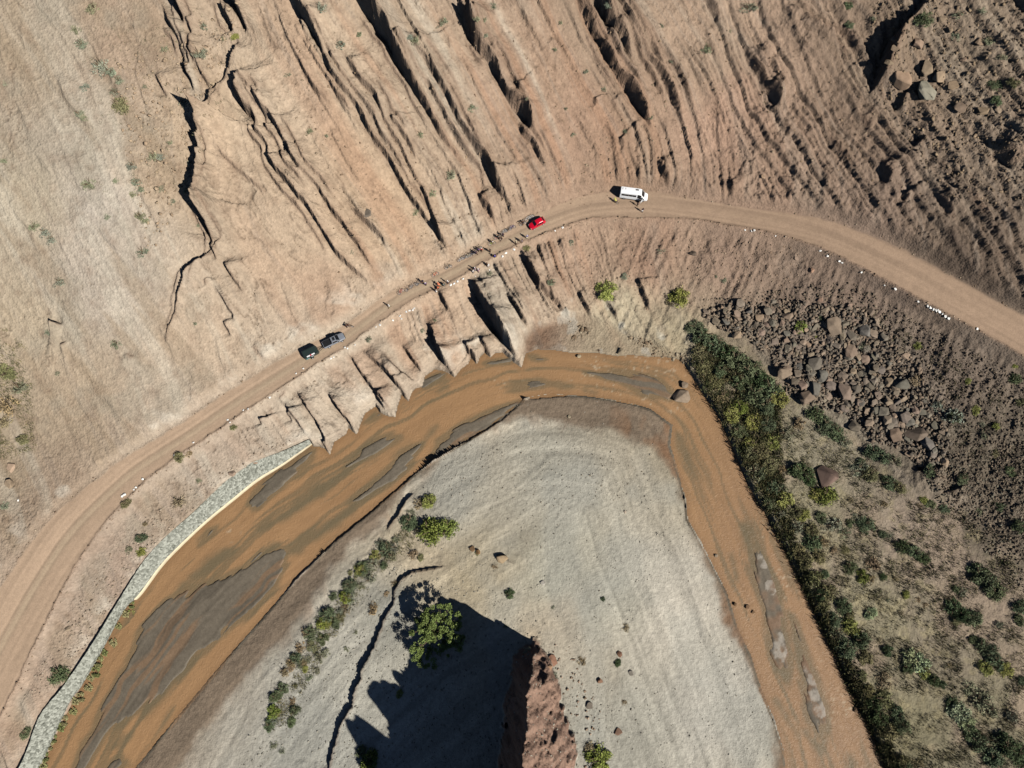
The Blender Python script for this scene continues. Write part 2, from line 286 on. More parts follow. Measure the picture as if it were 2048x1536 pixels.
# ------------------------------------------------------------------ ledges (px, py, width of the dark wall in px)
LEDGES = [
 [(317,0,5),(333,42,6),(355,80,5),(363,116,6),(373,150,8),(380,176,14),(386,191,6)],[(345,-20,8),(355,20,14),(365,46,14),(371,65,5)],[(375,48,4),(385,70,6),(390,85,3)],[(363,75,8),(373,106,5),(381,133,8),(383,148,2)],
 [(395,120,3),(406,158,5),(420,179,8)],[(470,74,10),(467,103,18),(461,123,18),(453,143,13),(441,163,9),(424,180,12),(416,196,15),(410,211,13),(401,224,18),(396,241,27),(398,255,30),(393,277,29),(394,317,22),(397,367,25),(392,405,33),(403,440,29),(415,460,18),(420,485,9),(414,500,7),(403,512,8),(383,525,11),(367,539,14),(361,562,12),(352,590,9),(347,622,6),(333,660,5),(322,692,9)],
 [(440,0,3),(443,22,6),(450,40,10),(459,58,12),(466,70,7)],[(455,-20,12),(469,22,16),(476,42,20),(483,58,18),(489,74,4)],
 [(459,153,3),(463,179,8),(473,204,14),(484,219,14),(499,228,8),(508,239,5),(508,262,4),(530,290,6),(535,317,7),(550,343,8),(573,370,8),(600,403,8),(627,440,8),(653,483,8),(673,512,7),(715,548,4),(745,575,2)],
 [(469,154,5),(479,178,6),(491,196,4)],[(476,158,5),(489,179,4),(511,199,5),(518,216,8),(529,234,10),(539,239,8),(549,255,6),(563,277,6),(580,310,5),(600,345,4),(633,377,5),(663,427,6),(683,450,6),(705,480,4),(740,500,3)],
 [(575,-20,12),(592,22,14),(606,42,12),(622,68,12),(640,100,8),(660,150,6),(683,182,5),(703,204,4),(720,233,7),(743,277,7),(776,323,8),(800,367,7),(826,407,6),(850,440,7),(866,465,8)],
 [(683,117,8),(703,147,8),(726,177,6),(750,203,7),(763,237,7),(773,257,4),(800,300,4),(823,350,4),(843,387,5),(860,430,9),(873,473,12),(896,500,4)],
 [(700,-20,12),(715,7,14),(733,30,16),(750,57,16),(770,83,17),(786,120,16),(810,160,13),(833,197,12),(856,233,11),(873,263,8),(896,293,4),(916,320,4),(936,343,3)],
 [(816,80,6),(830,113,5),(856,143,6),(883,190,7),(903,227,8),(926,273,9),(950,307,9),(973,333,8),(980,360,12),(993,387,10),(1016,413,3)],
 [(905,-20,8),(923,33,8),(933,67,16),(946,93,13),(966,113,11),(986,140,12),(1003,173,8),(1016,203,10),(1043,233,15),(1056,260,13),(1070,283,6)],[(1026,233,6),(1043,267,8),(1063,290,7),(1080,323,6),(1100,350,3)],
 [(1140,-20,6),(1173,40,8),(1196,83,9),(1216,123,9),(1236,157,9),(1260,190,12),(1283,230,11),(1303,263,6)],[(1165,-20,10),(1196,27,14),(1216,63,11),(1243,100,9),(1263,143,5)],[(1215,-20,5),(1250,57,6),(1283,107,4),(1316,153,5),(1346,207,6),(1363,233,2)],
 [(950,390,4),(970,420,8),(990,443,3)],[(1306,327,7),(1326,360,9),(1340,375,3)],[(686,403,4),(716,437,6),(743,463,8),(763,483,8),(776,507,3)],[(683,457,5),(706,480,4),(726,510,4),(750,545,3)],
 [(1395,-10,6),(1423,33,8),(1440,55,3)],[(1483,103,6),(1503,140,9),(1523,173,8),(1543,213,16),(1553,233,6)],[(1575,0,7),(1606,33,9),(1629,50,12),(1663,73,13),(1686,103,8),(1703,130,4)],
 [(1850,-20,14),(1813,37,18),(1773,73,23),(1756,110,23),(1746,143,20),(1736,180,12),(1729,200,3)],[(1975,305,6),(1990,313,12),(2006,323,12),(2020,340,6)],[(1796,187,12),(1786,227,8)],[(1846,267,8),(1830,285,8),(1819,300,5)],[(1859,383,6),(1886,423,7),(1906,453,5)],[(2015,-20,10),(2038,20,12),(2070,50,10)],
 [(1446,373,7),(1463,393,6)],[(1489,317,5),(1475,345,4),(1469,360,3)],[(420,487,5),(426,505,5),(436,525,3)],
 [(443,522,9),(463,555,5),(493,595,3)],[(408,560,4),(415,575,2)],[(425,575,3),(440,590,3),(457,619,4),(473,652,4)],[(443,639,4),(460,675,5)],[(103,639,7),(127,649,3)],[(118,685,5),(135,684,2)],
 [(1040,500,5),(1046,520,7),(1063,555,9),(1083,582,7),(1113,609,5),(1130,635,3)],[(938,552,4),(946,578,7),(960,605,10),(976,639,14),(993,669,14),(1013,699,12),(1036,729,6)],[(1010,590,3),(1023,612,5),(1043,645,6),(1060,665,3)],
 [(843,639,6),(860,662,6),(870,702,12),(886,732,12),(906,750,5)],[(923,689,4),(943,719,8),(950,728,4)],[(956,675,3),(976,712,5)],[(720,702,3),(763,739,6),(793,775,8),(816,800,8)],[(745,785,4),(753,799,6),(770,825,8)],[(648,785,4),(663,802,6),(683,832,8),(710,865,8)],
 [(585,775,2),(610,812,5),(640,862,6),(657,900,6)],[(690,700,2),(730,760,4),(760,797,5),(785,830,6)],[(762,700,3),(800,740,5),(838,768,5)],[(560,800,2),(590,840,4),(612,872,4)],[(800,690,3),(830,730,5),(845,750,4)],[(1085,560,3),(1105,600,4)],[(1210,600,3),(1235,640,4)],
 [(1150,579,4),(1166,609,4),(1183,635,4)],[(1275,548,5),(1273,565,7),(1286,595,5),(1303,625,4)],[(570,820,3),(583,845,4)],[(640,880,3),(657,905,4)],[(866,575,8),(874,590,7),(900,625,4)],[(500,690,2),(530,720,2)],[(250,703,1.5),(272,716,1)],
 [(308,148,3),(320,172,4),(335,197,2)],[(585,100,2),(620,165,3),(640,190,3),(665,220,3)],[(430,290,2),(460,330,3),(510,370,2),(540,400,2)],[(1100,70,3),(1125,100,4),(1130,110,2)],[(1220,200,3),(1232,220,2)],[(1185,200,4),(1190,215,3)],[(1235,285,3),(1247,300,4)],[(1560,250,4),(1575,275,3)],
 [(1645,260,3),(1680,310,4),(1700,335,3)],[(1750,330,3),(1775,370,4)],[(1800,390,5),(1812,405,3)],[(1925,380,4),(1945,410,4),(1970,440,3)],[(1720,230,3),(1740,260,3)],[(1795,360,3),(1805,335,3)],
 [(30,1130,2),(35,1110,2)],[(345,905,5),(325,925,5),(300,950,3)],[(260,978,5),(245,992,6)],[(553,799,6),(563,790,5),(573,775,3)],[(517,838,5),(522,850,5)],
 [(1890,925,7),(1850,940,6),(1820,935,4)],[(1925,965,9),(1890,978,9),(1875,990,4)],[(1845,955,5),(1870,951,5),(1900,957,3)]]
rl_ = random.Random(21); EXTRA = []
for L in LEDGES:
    if max(q[2] for q in L) >= 6 and len(L) >= 4 and L[0][1] < 400:
        for off in (rl_.uniform(9, 15), rl_.uniform(17, 26), -rl_.uniform(9, 16)):
            n_ = len(L); a_ = rl_.randint(0, n_//3); b_ = rl_.randint(a_+3, n_); b_ = min(b_, n_)
            L2 = [(q[0]+off+rl_.uniform(-3,3), q[1]-off*.35+rl_.uniform(-5,5), rl_.uniform(1.8, 4.2)) for q in L[a_:b_]]
            if len(L2) >= 3: EXTRA.append(L2)
LEDGES = LEDGES+EXTRA
cut = np.zeros(X.shape)                    # how much a vertex lies on a broken wall
kz = 1/math.tan(ELEV)
for L in LEDGES:
    p = np.array(L, float)
    x_, y_, _ = march(basef, p[:,0], p[:,1]); P = np.stack([x_, y_], 1); wm = p[:,2]/8.0
    dirv = P[-1]-P[0]; nrm = np.array([-dirv[1], dirv[0]])/(np.hypot(*dirv)+1e-9); s = 1.0
    if nrm @ np.array([SUN.x, SUN.y]) < 0: nrm = -nrm; s = -1.0
    P = P+nrm[None]*wm[:,None]*0.5
    dd = dense(P, wm, n=4); P = dd[:,:2]; wm = np.maximum(dd[:,2], .1)
    seg = np.gradient(P, axis=0); nn = np.stack([-seg[:,1], seg[:,0]], 1)*s; nn /= np.hypot(nn[:,0], nn[:,1])[:,None]+1e-9
    dot = np.clip(nn @ np.array([SUN.x, SUN.y]), 0.38, 1)
    h = 1.9*wm/(kz*dot)*np.interp(wm, [1.2, 2.2], [1.0, 1.45])
    ends = np.ones(len(h))
    h = h*ends*(1-.38*ss(1270, 1350, p[:,0].mean())*ss(1760, 1700, p[:,0].mean())-.45*ss(1850, 1900, p[:,0].mean()))*(1+.4*ss(560, 640, p[:,1].mean())*ss(1130, 1000, p[:,0].mean())*ss(600, 720, p[:,0].mean()))
    w = window(P, 22); xx, yy = X[w], Y[w]
    xj = xx+0.22*fbm(xx/1.1, yy/1.1, 3, 91); yj = yy+0.22*fbm(xx/1.1+40, yy/1.1, 3, 92)
    D, Sg, H, A = line_dist(P, h, xj, yj)
    d = D*Sg*s
    Lt = A.max(); tp = min(0.32*Lt, 4.5); rad = ss(0, tp, A)*ss(Lt, Lt-tp, A)
    H = H*(1+0.35*fbm(A/2.5, A*0+P[0,0], 2, 95))
    Lh = np.minimum(1.5+1.2*H, 3.4)
    st_ = ss(-0.28, 0.28, d)
    prof = 0.65*H*np.exp(-np.maximum(d, 0)/Lh)*st_ - 0.35*H*np.exp(np.minimum(d, 0)/np.minimum(0.8+0.5*H, 1.9))*(1-st_)
    prof = prof*rad*ss(21, 13, D)
    dZ[w] += prof
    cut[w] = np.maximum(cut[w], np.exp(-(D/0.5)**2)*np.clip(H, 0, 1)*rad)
Z0 = Z.copy()
Zr = Z+dZ
# road bench
k = ss(0.0, 2.6, DRe)
Zroad = ZR + 0.05*fbm(X/2, Y/2, 3, 81) - 0.06*np.exp(-((np.abs(DR)-0.85)/0.35)**2)
Zh = Zroad*(1-k)+Zr*k
berm = np.exp(-((DRe-0.25)/0.32)**2)*(0.32+0.3*fbm(X/1.3, Y/1.3, 2, 82))
Zh += berm*np.where(right_side, 0.7, 0.15)
# hill meets the water in a steep toe
Zh = np.where(SDR > 0, Zh, 0)
toe = ss(0.0, 0.45, SDR+.15*fbm(X/.8, Y/.8, 2, 99))
fz = ss(610, 660, PXg)*ss(1060, 1045, PXg)*(~right_side | True)*ss(7, 0, SDR)*(SDR > 0)
Zh = np.where(fz > 0, np.maximum(Zh, 1.9*fz), Zh)
inner = (1-ss(-1, 1, SDG))
shore = (Y < 200) & (poly_sd(wpoly([(1045,800),(1166,790),(1300,816),(1345,850),(1360,950),(1376,1041),(1453,1184),(1503,1314),(1569,1507),(1680,1900),(0,1900),(273,1534),(393,1387),(547,1211),(683,1071),(816,959),(940,878)],0,0), X, Y) < 0)
low = 0.12+0.16*np.maximum(SDR, 0)+0.10*fbm(X/3, Y/3, 3, 83)
Zin = np.minimum(np.maximum(Z, 0.3)+0.12*fbm(X/4, Y/4, 4, 84, .6)+0.25*fbm(X/14, Y/14, 2, 85), low+0.0)
Zg = Zin+0.07*fbm(X/.6, Y/.6, 2, 86)+0.12*fbm(SDR/1.5+1.2*fbm(X/18, Y/18, 2, 147), T/30, 3, 89)
# eroded scarps on the bar
def scarp(Zx, L, hs, Lo=6.0):
    p = np.array(L, float); x_, y_ = pix(p[:,0], p[:,1], 1.5); P = np.stack([x_, y_], 1)
    dd = dense(P, p[:,2]/8.4*hs, n=4); P = dd[:,:2]; h = np.maximum(dd[:,2], .02); h[0] = h[-1] = .02
    dirv = P[-1]-P[0]; s = 1.0 if np.array([-dirv[1], dirv[0]]) @ np.array([SUN.x, SUN.y]) > 0 else -1.0
    w = window(P, 14); xj = X[w]+Lo*.09*fbm(X[w]/1.8, Y[w]/1.8, 3, 93, .7); yj = Y[w]+Lo*.09*fbm(X[w]/1.8+9, Y[w]/1.8, 3, 94, .7)
    D, Sg, H, A = line_dist(P, h, xj, yj); d = D*Sg*s
    Zx[w] += np.where(d > 0, 0.55*H*np.exp(-d/Lo), -0.45*H*np.exp(-np.abs(d)/Lo))
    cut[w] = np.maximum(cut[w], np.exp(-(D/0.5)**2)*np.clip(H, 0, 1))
scarp(Zg, [(890,1131,4),(836,1142,7),(810,1152,6),(793,1175,6),(783,1211,6),(763,1251,8),(746,1297,9),(726,1334,11),(715,1371,10),(703,1407,11),(686,1441,11),(673,1474,9),(655,1545,8)], 1.15)
scarp(Zg, [(1045,801,1.5),(1000,840,3),(940,877,4),(870,916,4),(816,958,4),(743,1021,4),(683,1070,4),(600,1146,3),(547,1210,2)], 1.3, 3.0)
scarp(Zg, [(826,985,5),(808,1003,8),(795,1030,7),(770,1060,4)], 1.2, 3.0)
scarp(Zg, [(990,1105,3),(1030,1130,3)], 1.0, 2.0)
Ze = 1.4+np.maximum(Z-1.8, 0)*0.9+0.35*fbm(X/6, Y/6, 3, 87)+0.16*fbm(X/1.2, Y/1.2, 3, 88, .7)
em = 1-ss(-2.0, 2.0, SDE)
Zh = Zh*(1-em)+Ze*em
land = np.where(shore, Zg, Zh*toe+0.05*(1-toe))
# beach of dark sand under the fins and the rocky cove
COVE = wpoly([(1046,720),(1052,668),(1085,655),(1130,632),(1200,640),(1300,690),(1380,715),(1376,735),(1240,712),(1110,700)], .5, 1)
SDC = sd_field(COVE, 8.0)
cm = 1-ss(-1.2, 1.0, SDC)
land = np.where(shore, land, land*(1-cm)+cm*(0.25+0.18*fbm(X/2.5, Y/2.5, 3, 95)+0.06*np.maximum(SDR, 0)))
bed = -0.9*ss(0, 2.2, -SDR)-0.05
Zf = np.where(SDR > 0, land, bed)
bar = 1-ss(-0.9, 0.25, SDB)
Zf = np.where((SDR <= 0.5), Zf*(1-bar)+bar*(0.16+0.08*fbm(X/2.2, Y/2.2, 3, 96)), Zf)

# ------------------------------------------------------------------ the rock butte at the bottom
BT = [(1064,1290,3,4),(1062,1322,12,5),(1056,1370,18,8),(1050,1440,20,10),(1046,1523,24,13),(1035,1689,30,17),(1025,1890,36,20),(1010,2150,38,23)]
bp = np.array(BT, float); bx, by = pix(bp[:,0], bp[:,1], bp[:,2]); BP = np.stack([bx, by], 1)
bd = dense(BP, bp[:,2], bp[:,3], n=4)
w = window(bd[:,:2], 42)
xx, yy = X[w], Y[w]
xj = xx+1.7*fbm(xx/4, yy/4, 4, 101, .65); yj = yy+1.6*fbm(xx/4+30, yy/5, 4, 102, .6)
D, Sg, I, A = line_dist(bd[:,:2], np.arange(len(bd), dtype=float), xj, yj)
H = np.interp(I, np.arange(len(bd)), bd[:,2]); WE = np.interp(I, np.arange(len(bd)), bd[:,3])
eastd = np.where(xx > np.interp(I, np.arange(len(bd)), bd[:,0]), D, -D)
tower = 1+(0.25*vnoise(A/5.0+3, A*0, 103)+0.09*vnoise(A/1.9, A*0, 107))*np.clip(A/6, 0, 1)
WE = WE*.85; u = np.where(eastd > 0, eastd/WE, -eastd/(2.0+H*0.10))
H2 = H*tower
pe = H2*np.clip(1-u, 0, 1)**0.85
# stepped, fluted rock
st = 2.6; q = pe/st+0.35*fbm(xx/3, yy/3, 3, 104)
pe = np.where(pe > 0.3, (np.floor(q)+ss(0.45, 1.0, q-np.floor(q)))*st*0.55+pe*0.45, pe)
pe += np.where(pe > 0.5, 0.55*fbm(xx/.8, yy/1.6, 3, 105, .65)+0.9*np.abs(fbm(xx/4, yy/2.2, 2, 106)), 0)
headcap = (A <= 0.05) & (D > 0.4); pe = np.where(headcap, pe*np.exp(-D/1.2), pe)
BUT = np.zeros(X.shape); BUT[w] = np.maximum(pe, 0)
Zf = np.where(BUT > 0.25, np.maximum(Zf, 2.2)+BUT, Zf)
EMP = wpoly([(-60,1700),(40,1534),(80,1434),(127,1374),(180,1297),(233,1211),(257,1172),(290,1121),(333,1074),(390,1024),(450,965),(505,925),(560,906),(619,880),(624,888),(567,929),(515,962),(470,998),(410,1047),(350,1104),(320,1137),(279,1192),(247,1221),(200,1307),(163,1372),(140,1407),(80,1534),(0,1690)], 2.2, 0)
SDM = sd_field(EMP, 6.0)
ez = 0.2+0.72*np.clip(SDR-0.6, -1, 3.4)
Zf = np.where((SDM < 0.4) & (SDR > -1) & (BUT < .2), np.minimum(Zf, ez+ss(-.3, .4, SDM)*3.2), Zf)
zfin = lambda x, y: samp(Zf, GX, GY, x, y)
print('relief done', Zf.shape)

# ------------------------------------------------------------------ ground colours (blended control tints, darker along cracks, ledge walls and outer road edge)
KC = [(50,100,195,176,150),(50,400,203,188,162),(200,400,214,202,184),(150,300,202,188,166),(250,100,198,174,148),(200,550,212,198,178),(300,350,200,177,148),(430,300,206,180,149),(550,450,204,178,148),(600,150,203,179,150),(750,400,202,173,141),(850,150,190,167,140),(1000,100,182,156,130),(1050,150,180,149,122),(1150,250,178,146,120),(1250,300,170,140,114),(1200,50,172,148,123),(1400,100,168,141,115),(1450,250,170,137,112),(1550,350,160,130,106),(1700,250,146,121,99),(1800,150,144,121,98),(1950,100,150,129,106),(1950,350,146,125,103),(1750,400,145,121,101),(1950,500,125,107,90),
 (150,800,201,180,152),(50,650,206,188,160),(30,900,192,173,145),(350,800,209,190,166),(400,700,206,182,153),(100,950,192,169,144),(450,900,195,174,150),(600,820,206,186,160),(700,760,210,191,165),(900,620,207,178,148),(1000,650,203,181,154),(1150,520,188,157,130),(1300,520,176,144,119),(1450,520,166,139,117),(1250,640,200,184,152),(1350,680,184,168,136),(1600,560,148,126,107),(1750,600,138,118,101),(1900,750,134,118,102),(1600,700,146,129,113),(1750,850,134,122,104),(1950,900,118,106,89),(250,1150,186,162,139),(150,1250,192,169,145),(50,1450,192,166,140),(300,1050,192,171,147),
 (1500,800,152,141,112),(1650,900,170,158,132),(1600,1000,163,152,122),(1850,1080,176,156,134),(1750,1250,166,155,125),(1900,1300,160,146,122),(2000,1200,156,140,118),(1800,1450,156,146,114),(2000,1450,150,139,112),(2030,1080,120,107,90),
 (1100,950,196,189,171),(900,1000,192,184,166),(1200,1200,196,190,172),(1350,1200,208,198,180),(1430,1400,204,196,180),(1100,1150,186,180,160),(950,1150,204,187,156),(1250,1450,184,178,162),(700,1350,194,188,172),(800,1230,178,174,160),(650,1450,182,178,165),(1120,1250,198,177,148),(850,1110,208,190,160)]
kc = np.array(KC, float)
kf = np.where((kc[:,0] < 360) & (kc[:,1] < 1000), .95, 1.0); kc[:,2] *= kf; kc[:,3] *= kf**1.25; kc[:,4] *= kf**1.6
kr = (kc[:,0] > 1350) & (kc[:,1] < 480); kc[kr,2:5] *= np.array([1.07,1.09,1.11])
kx, ky, _ = march(basef, kc[:,0], kc[:,1]); kcol = lin(kc[:,2:5])
num = np.zeros(CGX.shape+(3,)); den = np.zeros(CGX.shape)
for i in range(len(kx)):
    ww = 1/((CGX-kx[i])**2+(CGY-ky[i])**2+20)**1.7; num += ww[...,None]*kcol[i]; den += ww
cg = num/den[...,None]
xw = Xc+4*fbm(X/9, Y/9, 3, 111); yw = Yc+4*fbm(X/9+50, Y/9, 3, 112)
C = np.stack([samp(cg[...,i], CX, CY, xw, yw) for i in range(3)], -1)
def mixc(C, col, m): return C*(1-m[...,None])+np.asarray(col)*m[...,None]
# strata colour bands: pink, cream and grey beds
b1 = fbm(S/4.5, T/60, 3, 121); b2 = fbm(S/1.1, T/30, 3, 122); b3 = fbm(X/6, Y/6, 4, 123)
hm = hillm*(1-0.6*talus)
C = mixc(C, lin((186,142,110)), hm*0.42*ss(0.12, 0.6, b1)*ss(350, 700, PXg)*ss(1600,1100,PXg))
C = mixc(C, lin((214,202,178)), hm*0.42*ss(0.1, 0.6, -b1)*(1-.7*ss(1200,1600,PXg)))
C = mixc(C, lin((150,135,118)), hm*0.40*ss(0.2, 0.6, b2))
C *= (1+0.13*b2*hm+0.10*b3)[...,None]
C *= (1-0.22*hm*ss(0.55, 1.1, n2)*amp2*ss(350, 700, PXg))[...,None]   # dark varnish on bed edges
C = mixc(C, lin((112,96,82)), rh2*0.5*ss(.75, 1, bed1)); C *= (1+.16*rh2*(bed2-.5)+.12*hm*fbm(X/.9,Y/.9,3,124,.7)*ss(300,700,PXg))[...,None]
C = mixc(C, lin((168,146,118)), lf*0.5*ss(.05,.5,fbm(ph/3, (X*-.6+Y*.8)/22, 3, 125)))
C = mixc(C, lin((172,160,138)), lf*0.4*ss(.1,.5,fbm(X/7,Y/7,3,126)))
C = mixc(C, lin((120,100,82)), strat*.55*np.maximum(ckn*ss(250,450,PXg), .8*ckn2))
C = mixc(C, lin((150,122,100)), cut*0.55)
# bleached salt crust low on the cliffs and beside the road
salt = hm*ss(0.0, 0.5, fbm(X/5, Y/4, 4, 131))*np.maximum(ss(9, 1, DRe)*ss(900, 600, PXg)*(~right_side), ss(7, 1.0, SDR)*ss(1150, 1000, PXg)*(SDR > 0))
C = mixc(C, lin((230,216,192)), 0.85*salt)
C = mixc(C, lin((222,216,196)), 0.6*ss(0.15, .5, fbm(X/3, Y/3, 3, 132))*ss(6, 0, SDC)*ss(-1, 1, SDR))
# gravel bar
g = (1-ss(-1.6, 1.4, SDG-1.6+2.4*fbm(X/6, Y/6, 4, 141, .6)))*shore
wet = shore*(1-g)
peb = fbm(X/.7, Y/.7, 2, 142, .8)
streak = fbm(FD/1.7+1.2*fbm(X/18, Y/18, 2, 147), FA/40, 4, 143, .6)
C = np.where(shore[...,None], mixc(C*(1+0.09*peb+0.34*streak)[...,None], lin((186,183,170)), 0.45*ss(-.1, .45, fbm(X/13+3, Y/16, 3, 144))*g), C)
wc = lin((142,124,103))*(1+0.16*b3+0.12*peb+0.22*fbm(FD/1.1+.5*fbm(X/5,Y/5,2,148), FA/22, 3, 149))[...,None]
C = C*(1-wet[...,None])+wc*wet[...,None]
C = mixc(C, lin((150,108,74)), wet*0.6*ss(0.05, .5, fbm(X/5, Y/8, 3, 145))*ss(1180, 1300, PXg))
C = mixc(C, lin((172,168,152)), wet*0.75*ss(6, 9, SDR+1.5*fbm(X/6, Y/6, 2, 146))*ss(900, 500, PXg))
C = mixc(C, lin((128,112,92)), wet*ss(1.2, 0.2, SDR)*.5)
# cove sand, sand bars
C = mixc(C, lin((132,104,82)), np.clip(cm+.5*fbm(X/2,Y/2,4,97),0,1)*(.35+.65*ss(1150,1090,PXg))*0.9*(~shore))
inr = np.where(shore, SDR < 0.6, SDR < 0.0)
bc = lin((122,111,94))*(1+0.30*fbm(FD/.9+.5*fbm(X/5,Y/5,2,150), FA/16, 4, 151, .6)+0.1*peb)[...,None]
bc = mixc(bc, lin((156,120,86)), 0.55*ss(0.16, 0.36, fbm(FD/1.5+.8*fbm(X/6,Y/6,2,155), FA/26, 3, 152)))
bc = mixc(bc, lin((84,76,64)), 0.5*ss(0.1, 0.5, fbm(FD/1.1+.8*fbm(X/6,Y/6,2,157), FA/18, 3, 158)))
east_bars = ss(1440, 1480, PXg)
bc = mixc(bc, lin((158,118,86)), 0.5*east_bars*ss(-.3,.3,fbm(X/3,Y/3,2,153)))
C = np.where(inr[...,None], bc, C)
for lp in [[(1548,1282),(1560,1270),(1564,1290),(1560,1305),(1566,1300),(1560,1322),(1551,1300)],[(1612,1335),(1622,1345),(1630,1385),(1645,1432),(1634,1415),(1620,1370)],[(1521,1112),(1530,1122),(1526,1132)],[(1538,1165),(1546,1178),(1541,1182)]]:
    P = wpoly(lp, 0, 2); f = sd_field(P, 3); C = mixc(C, lin((188,176,158)), .8*(1-ss(-.3, .3, f+.9*fbm(X/1.1, Y/1.1, 3, 154))))
# east flat: dusty paths, dry grass litter
C = mixc(C, lin((186,170,128)), em*0.5*ss(0.0, 0.5, fbm(X/2.2, Y/2.2, 4, 161, .65))*ss(3,0.5,SDE))
C = mixc(C, lin((128,120,92)), em*0.35*ss(0.05, 0.5, fbm(X/1.3+8, Y/1.3, 3, 162, .65)))
C = mixc(C, lin((178,156,132)), em*ss(0.1, 0.5, fbm(X/8+3, Y/10, 3, 163))*0.7)
C = mixc(C, lin((176,168,150)), (SDE > -3)*ss(3, -2, SDE)*0.0)
# road
rdm = 1-ss(-0.35, 0.45, DRe)
rcol = lin((204,174,143))*(1-ss(900, 1500, PXg)[...,None]*np.array([.20,.22,.22]))
rcol = rcol*(1+0.05*fbm(X/4, Y/4, 3, 171)+0.13*vnoise(SR*DR/0.6, AR/36, 172)+0.03*peb)[...,None]
rcol = mixc(rcol, lin((186,166,136)), 0.55*np.exp(-((SR*DR+0.4)/0.75)**2)*ss(1150, 1000, PXg))
C = C*(1-rdm[...,None])+rcol*rdm[...,None]
C = mixc(C, lin((160,130,106)), np.exp(-((DRe-0.15)/0.22)**2)*0.45*right_side)
# butte
bm_ = ss(0.2, 0.8, BUT)
bcol = lin((168,136,116))*(1+0.14*fbm(X/2, Y/2, 4, 181)+0.10*fbm(X/.6, Y/1.2, 2, 182))[...,None]
C = C*(1-bm_[...,None])+bcol*bm_[...,None]
C = C*(1-g[...,None]*np.array([-.01,-.005,.03])); C = np.clip(C*0.67*np.array([.97,1.0,1.07]), 0.01, 0.85)

# ------------------------------------------------------------------ zones -> objects
ZONE = np.zeros(X.shape, int)                       # 0 hillside
ZONE[(em > 0.5)] = 4
ZONE[shore] = 2
ZONE[(rdm > 0.5)] = 1
ZONE[SDR < 0.0] = 3
ZONE[BUT > 0.3] = 5
def new_mat(name):
    m = bpy.data.materials.new(name); m.use_nodes = True
    return m, m.node_tree, m.node_tree.nodes['Principled BSDF']
def ground_mat(name, s1, s2, bump, dist, cvar=0.18, rock=False):
    m, t, b = new_mat(name); N = t.nodes.new; Lk = t.links.new
    a = N('ShaderNodeAttribute'); a.attribute_name = 'tint'
    g = N('ShaderNodeNewGeometry')
    n1 = N('ShaderNodeTexNoise'); n1.inputs['Scale'].default_value = s1; n1.inputs['Detail'].default_value = 6; n1.inputs['Roughness'].default_value = .65
    n2 = N('ShaderNodeTexVoronoi'); n2.inputs['Scale'].default_value = s2
    Lk(g.outputs['Position'], n1.inputs['Vector']); Lk(g.outputs['Position'], n2.inputs['Vector'])
    mr = N('ShaderNodeMapRange'); mr.inputs['From Min'].default_value = .25; mr.inputs['From Max'].default_value = .75
    mr.inputs['To Min'].default_value = 1-cvar; mr.inputs['To Max'].default_value = 1+cvar; Lk(n1.outputs['Fac'], mr.inputs['Value'])
    mx = N('ShaderNodeVectorMath'); mx.operation = 'SCALE'; Lk(a.outputs['Color'], mx.inputs[0]); Lk(mr.outputs['Result'], mx.inputs['Scale'])
    hs = N('ShaderNodeMapRange'); hs.inputs['To Min'].default_value = 0.92; hs.inputs['To Max'].default_value = 1.10
    sc2 = N('ShaderNodeSeparateColor'); Lk(n2.outputs['Color'], sc2.inputs['Color']); Lk(sc2.outputs['Red'], hs.inputs['Value'])
    mx2 = N('ShaderNodeVectorMath'); mx2.operation = 'SCALE'; Lk(mx.outputs['Vector'], mx2.inputs[0]); Lk(hs.outputs['Result'], mx2.inputs['Scale'])
    Lk(mx2.outputs['Vector'], b.inputs['Base Color'])
    ad = N('ShaderNodeMath'); ad.operation = 'ADD'; Lk(n1.outputs['Fac'], ad.inputs[0])
    ml = N('ShaderNodeMath'); ml.operation = 'MULTIPLY'; ml.inputs[1].default_value = 0.35; Lk(n2.outputs['Distance'], ml.inputs[0]); Lk(ml.outputs[0], ad.inputs[1])
    bp_ = N('ShaderNodeBump'); bp_.inputs['Strength'].default_value = bump; bp_.inputs['Distance'].default_value = dist
    Lk(ad.outputs[0], bp_.inputs['Height']); Lk(bp_.outputs['Normal'], b.inputs['Normal'])
    b.inputs['Roughness'].default_value = 0.95; b.inputs['Specular IOR Level'].default_value = 0.15
    return m
M_rock = ground_mat('weathered_rock', 0.9, 2.2, 0.85, 0.35)
M_road = ground_mat('packed_dirt', 1.2, 5, 0.35, 0.06, 0.07)
M_grav = ground_mat('river_gravel', 1.3, 3.2, 0.8, 0.18, 0.13)
M_sand = ground_mat('wet_sand', 1.0, 4, 0.4, 0.08, 0.12)
M_soil = ground_mat('dusty_soil', 1.1, 2.6, 0.9, 0.22, 0.2)
M_red = ground_mat('red_sandstone', 0.8, 1.6, 1.0, 0.4, 0.16)
M_sand.node_tree.nodes['Principled BSDF'].inputs['Roughness'].default_value = .6
ny, nx = X.shape
idx = np.arange(ny*nx).reshape(ny, nx)
Q = np.stack([idx[:-1,:-1], idx[:-1,1:], idx[1:,1:], idx[1:,:-1]], -1).reshape(-1, 4)
ZQ = ZONE[:-1,:-1].reshape(-1)
V = np.stack([X, Y, Zf], -1).reshape(-1, 3); CF = C.reshape(-1, 3)
dzx = np.gradient(Zf, axis=1)/np.gradient(GX)[None]; dzy = np.gradient(Zf, axis=0)/np.gradient(GY)[:,None]
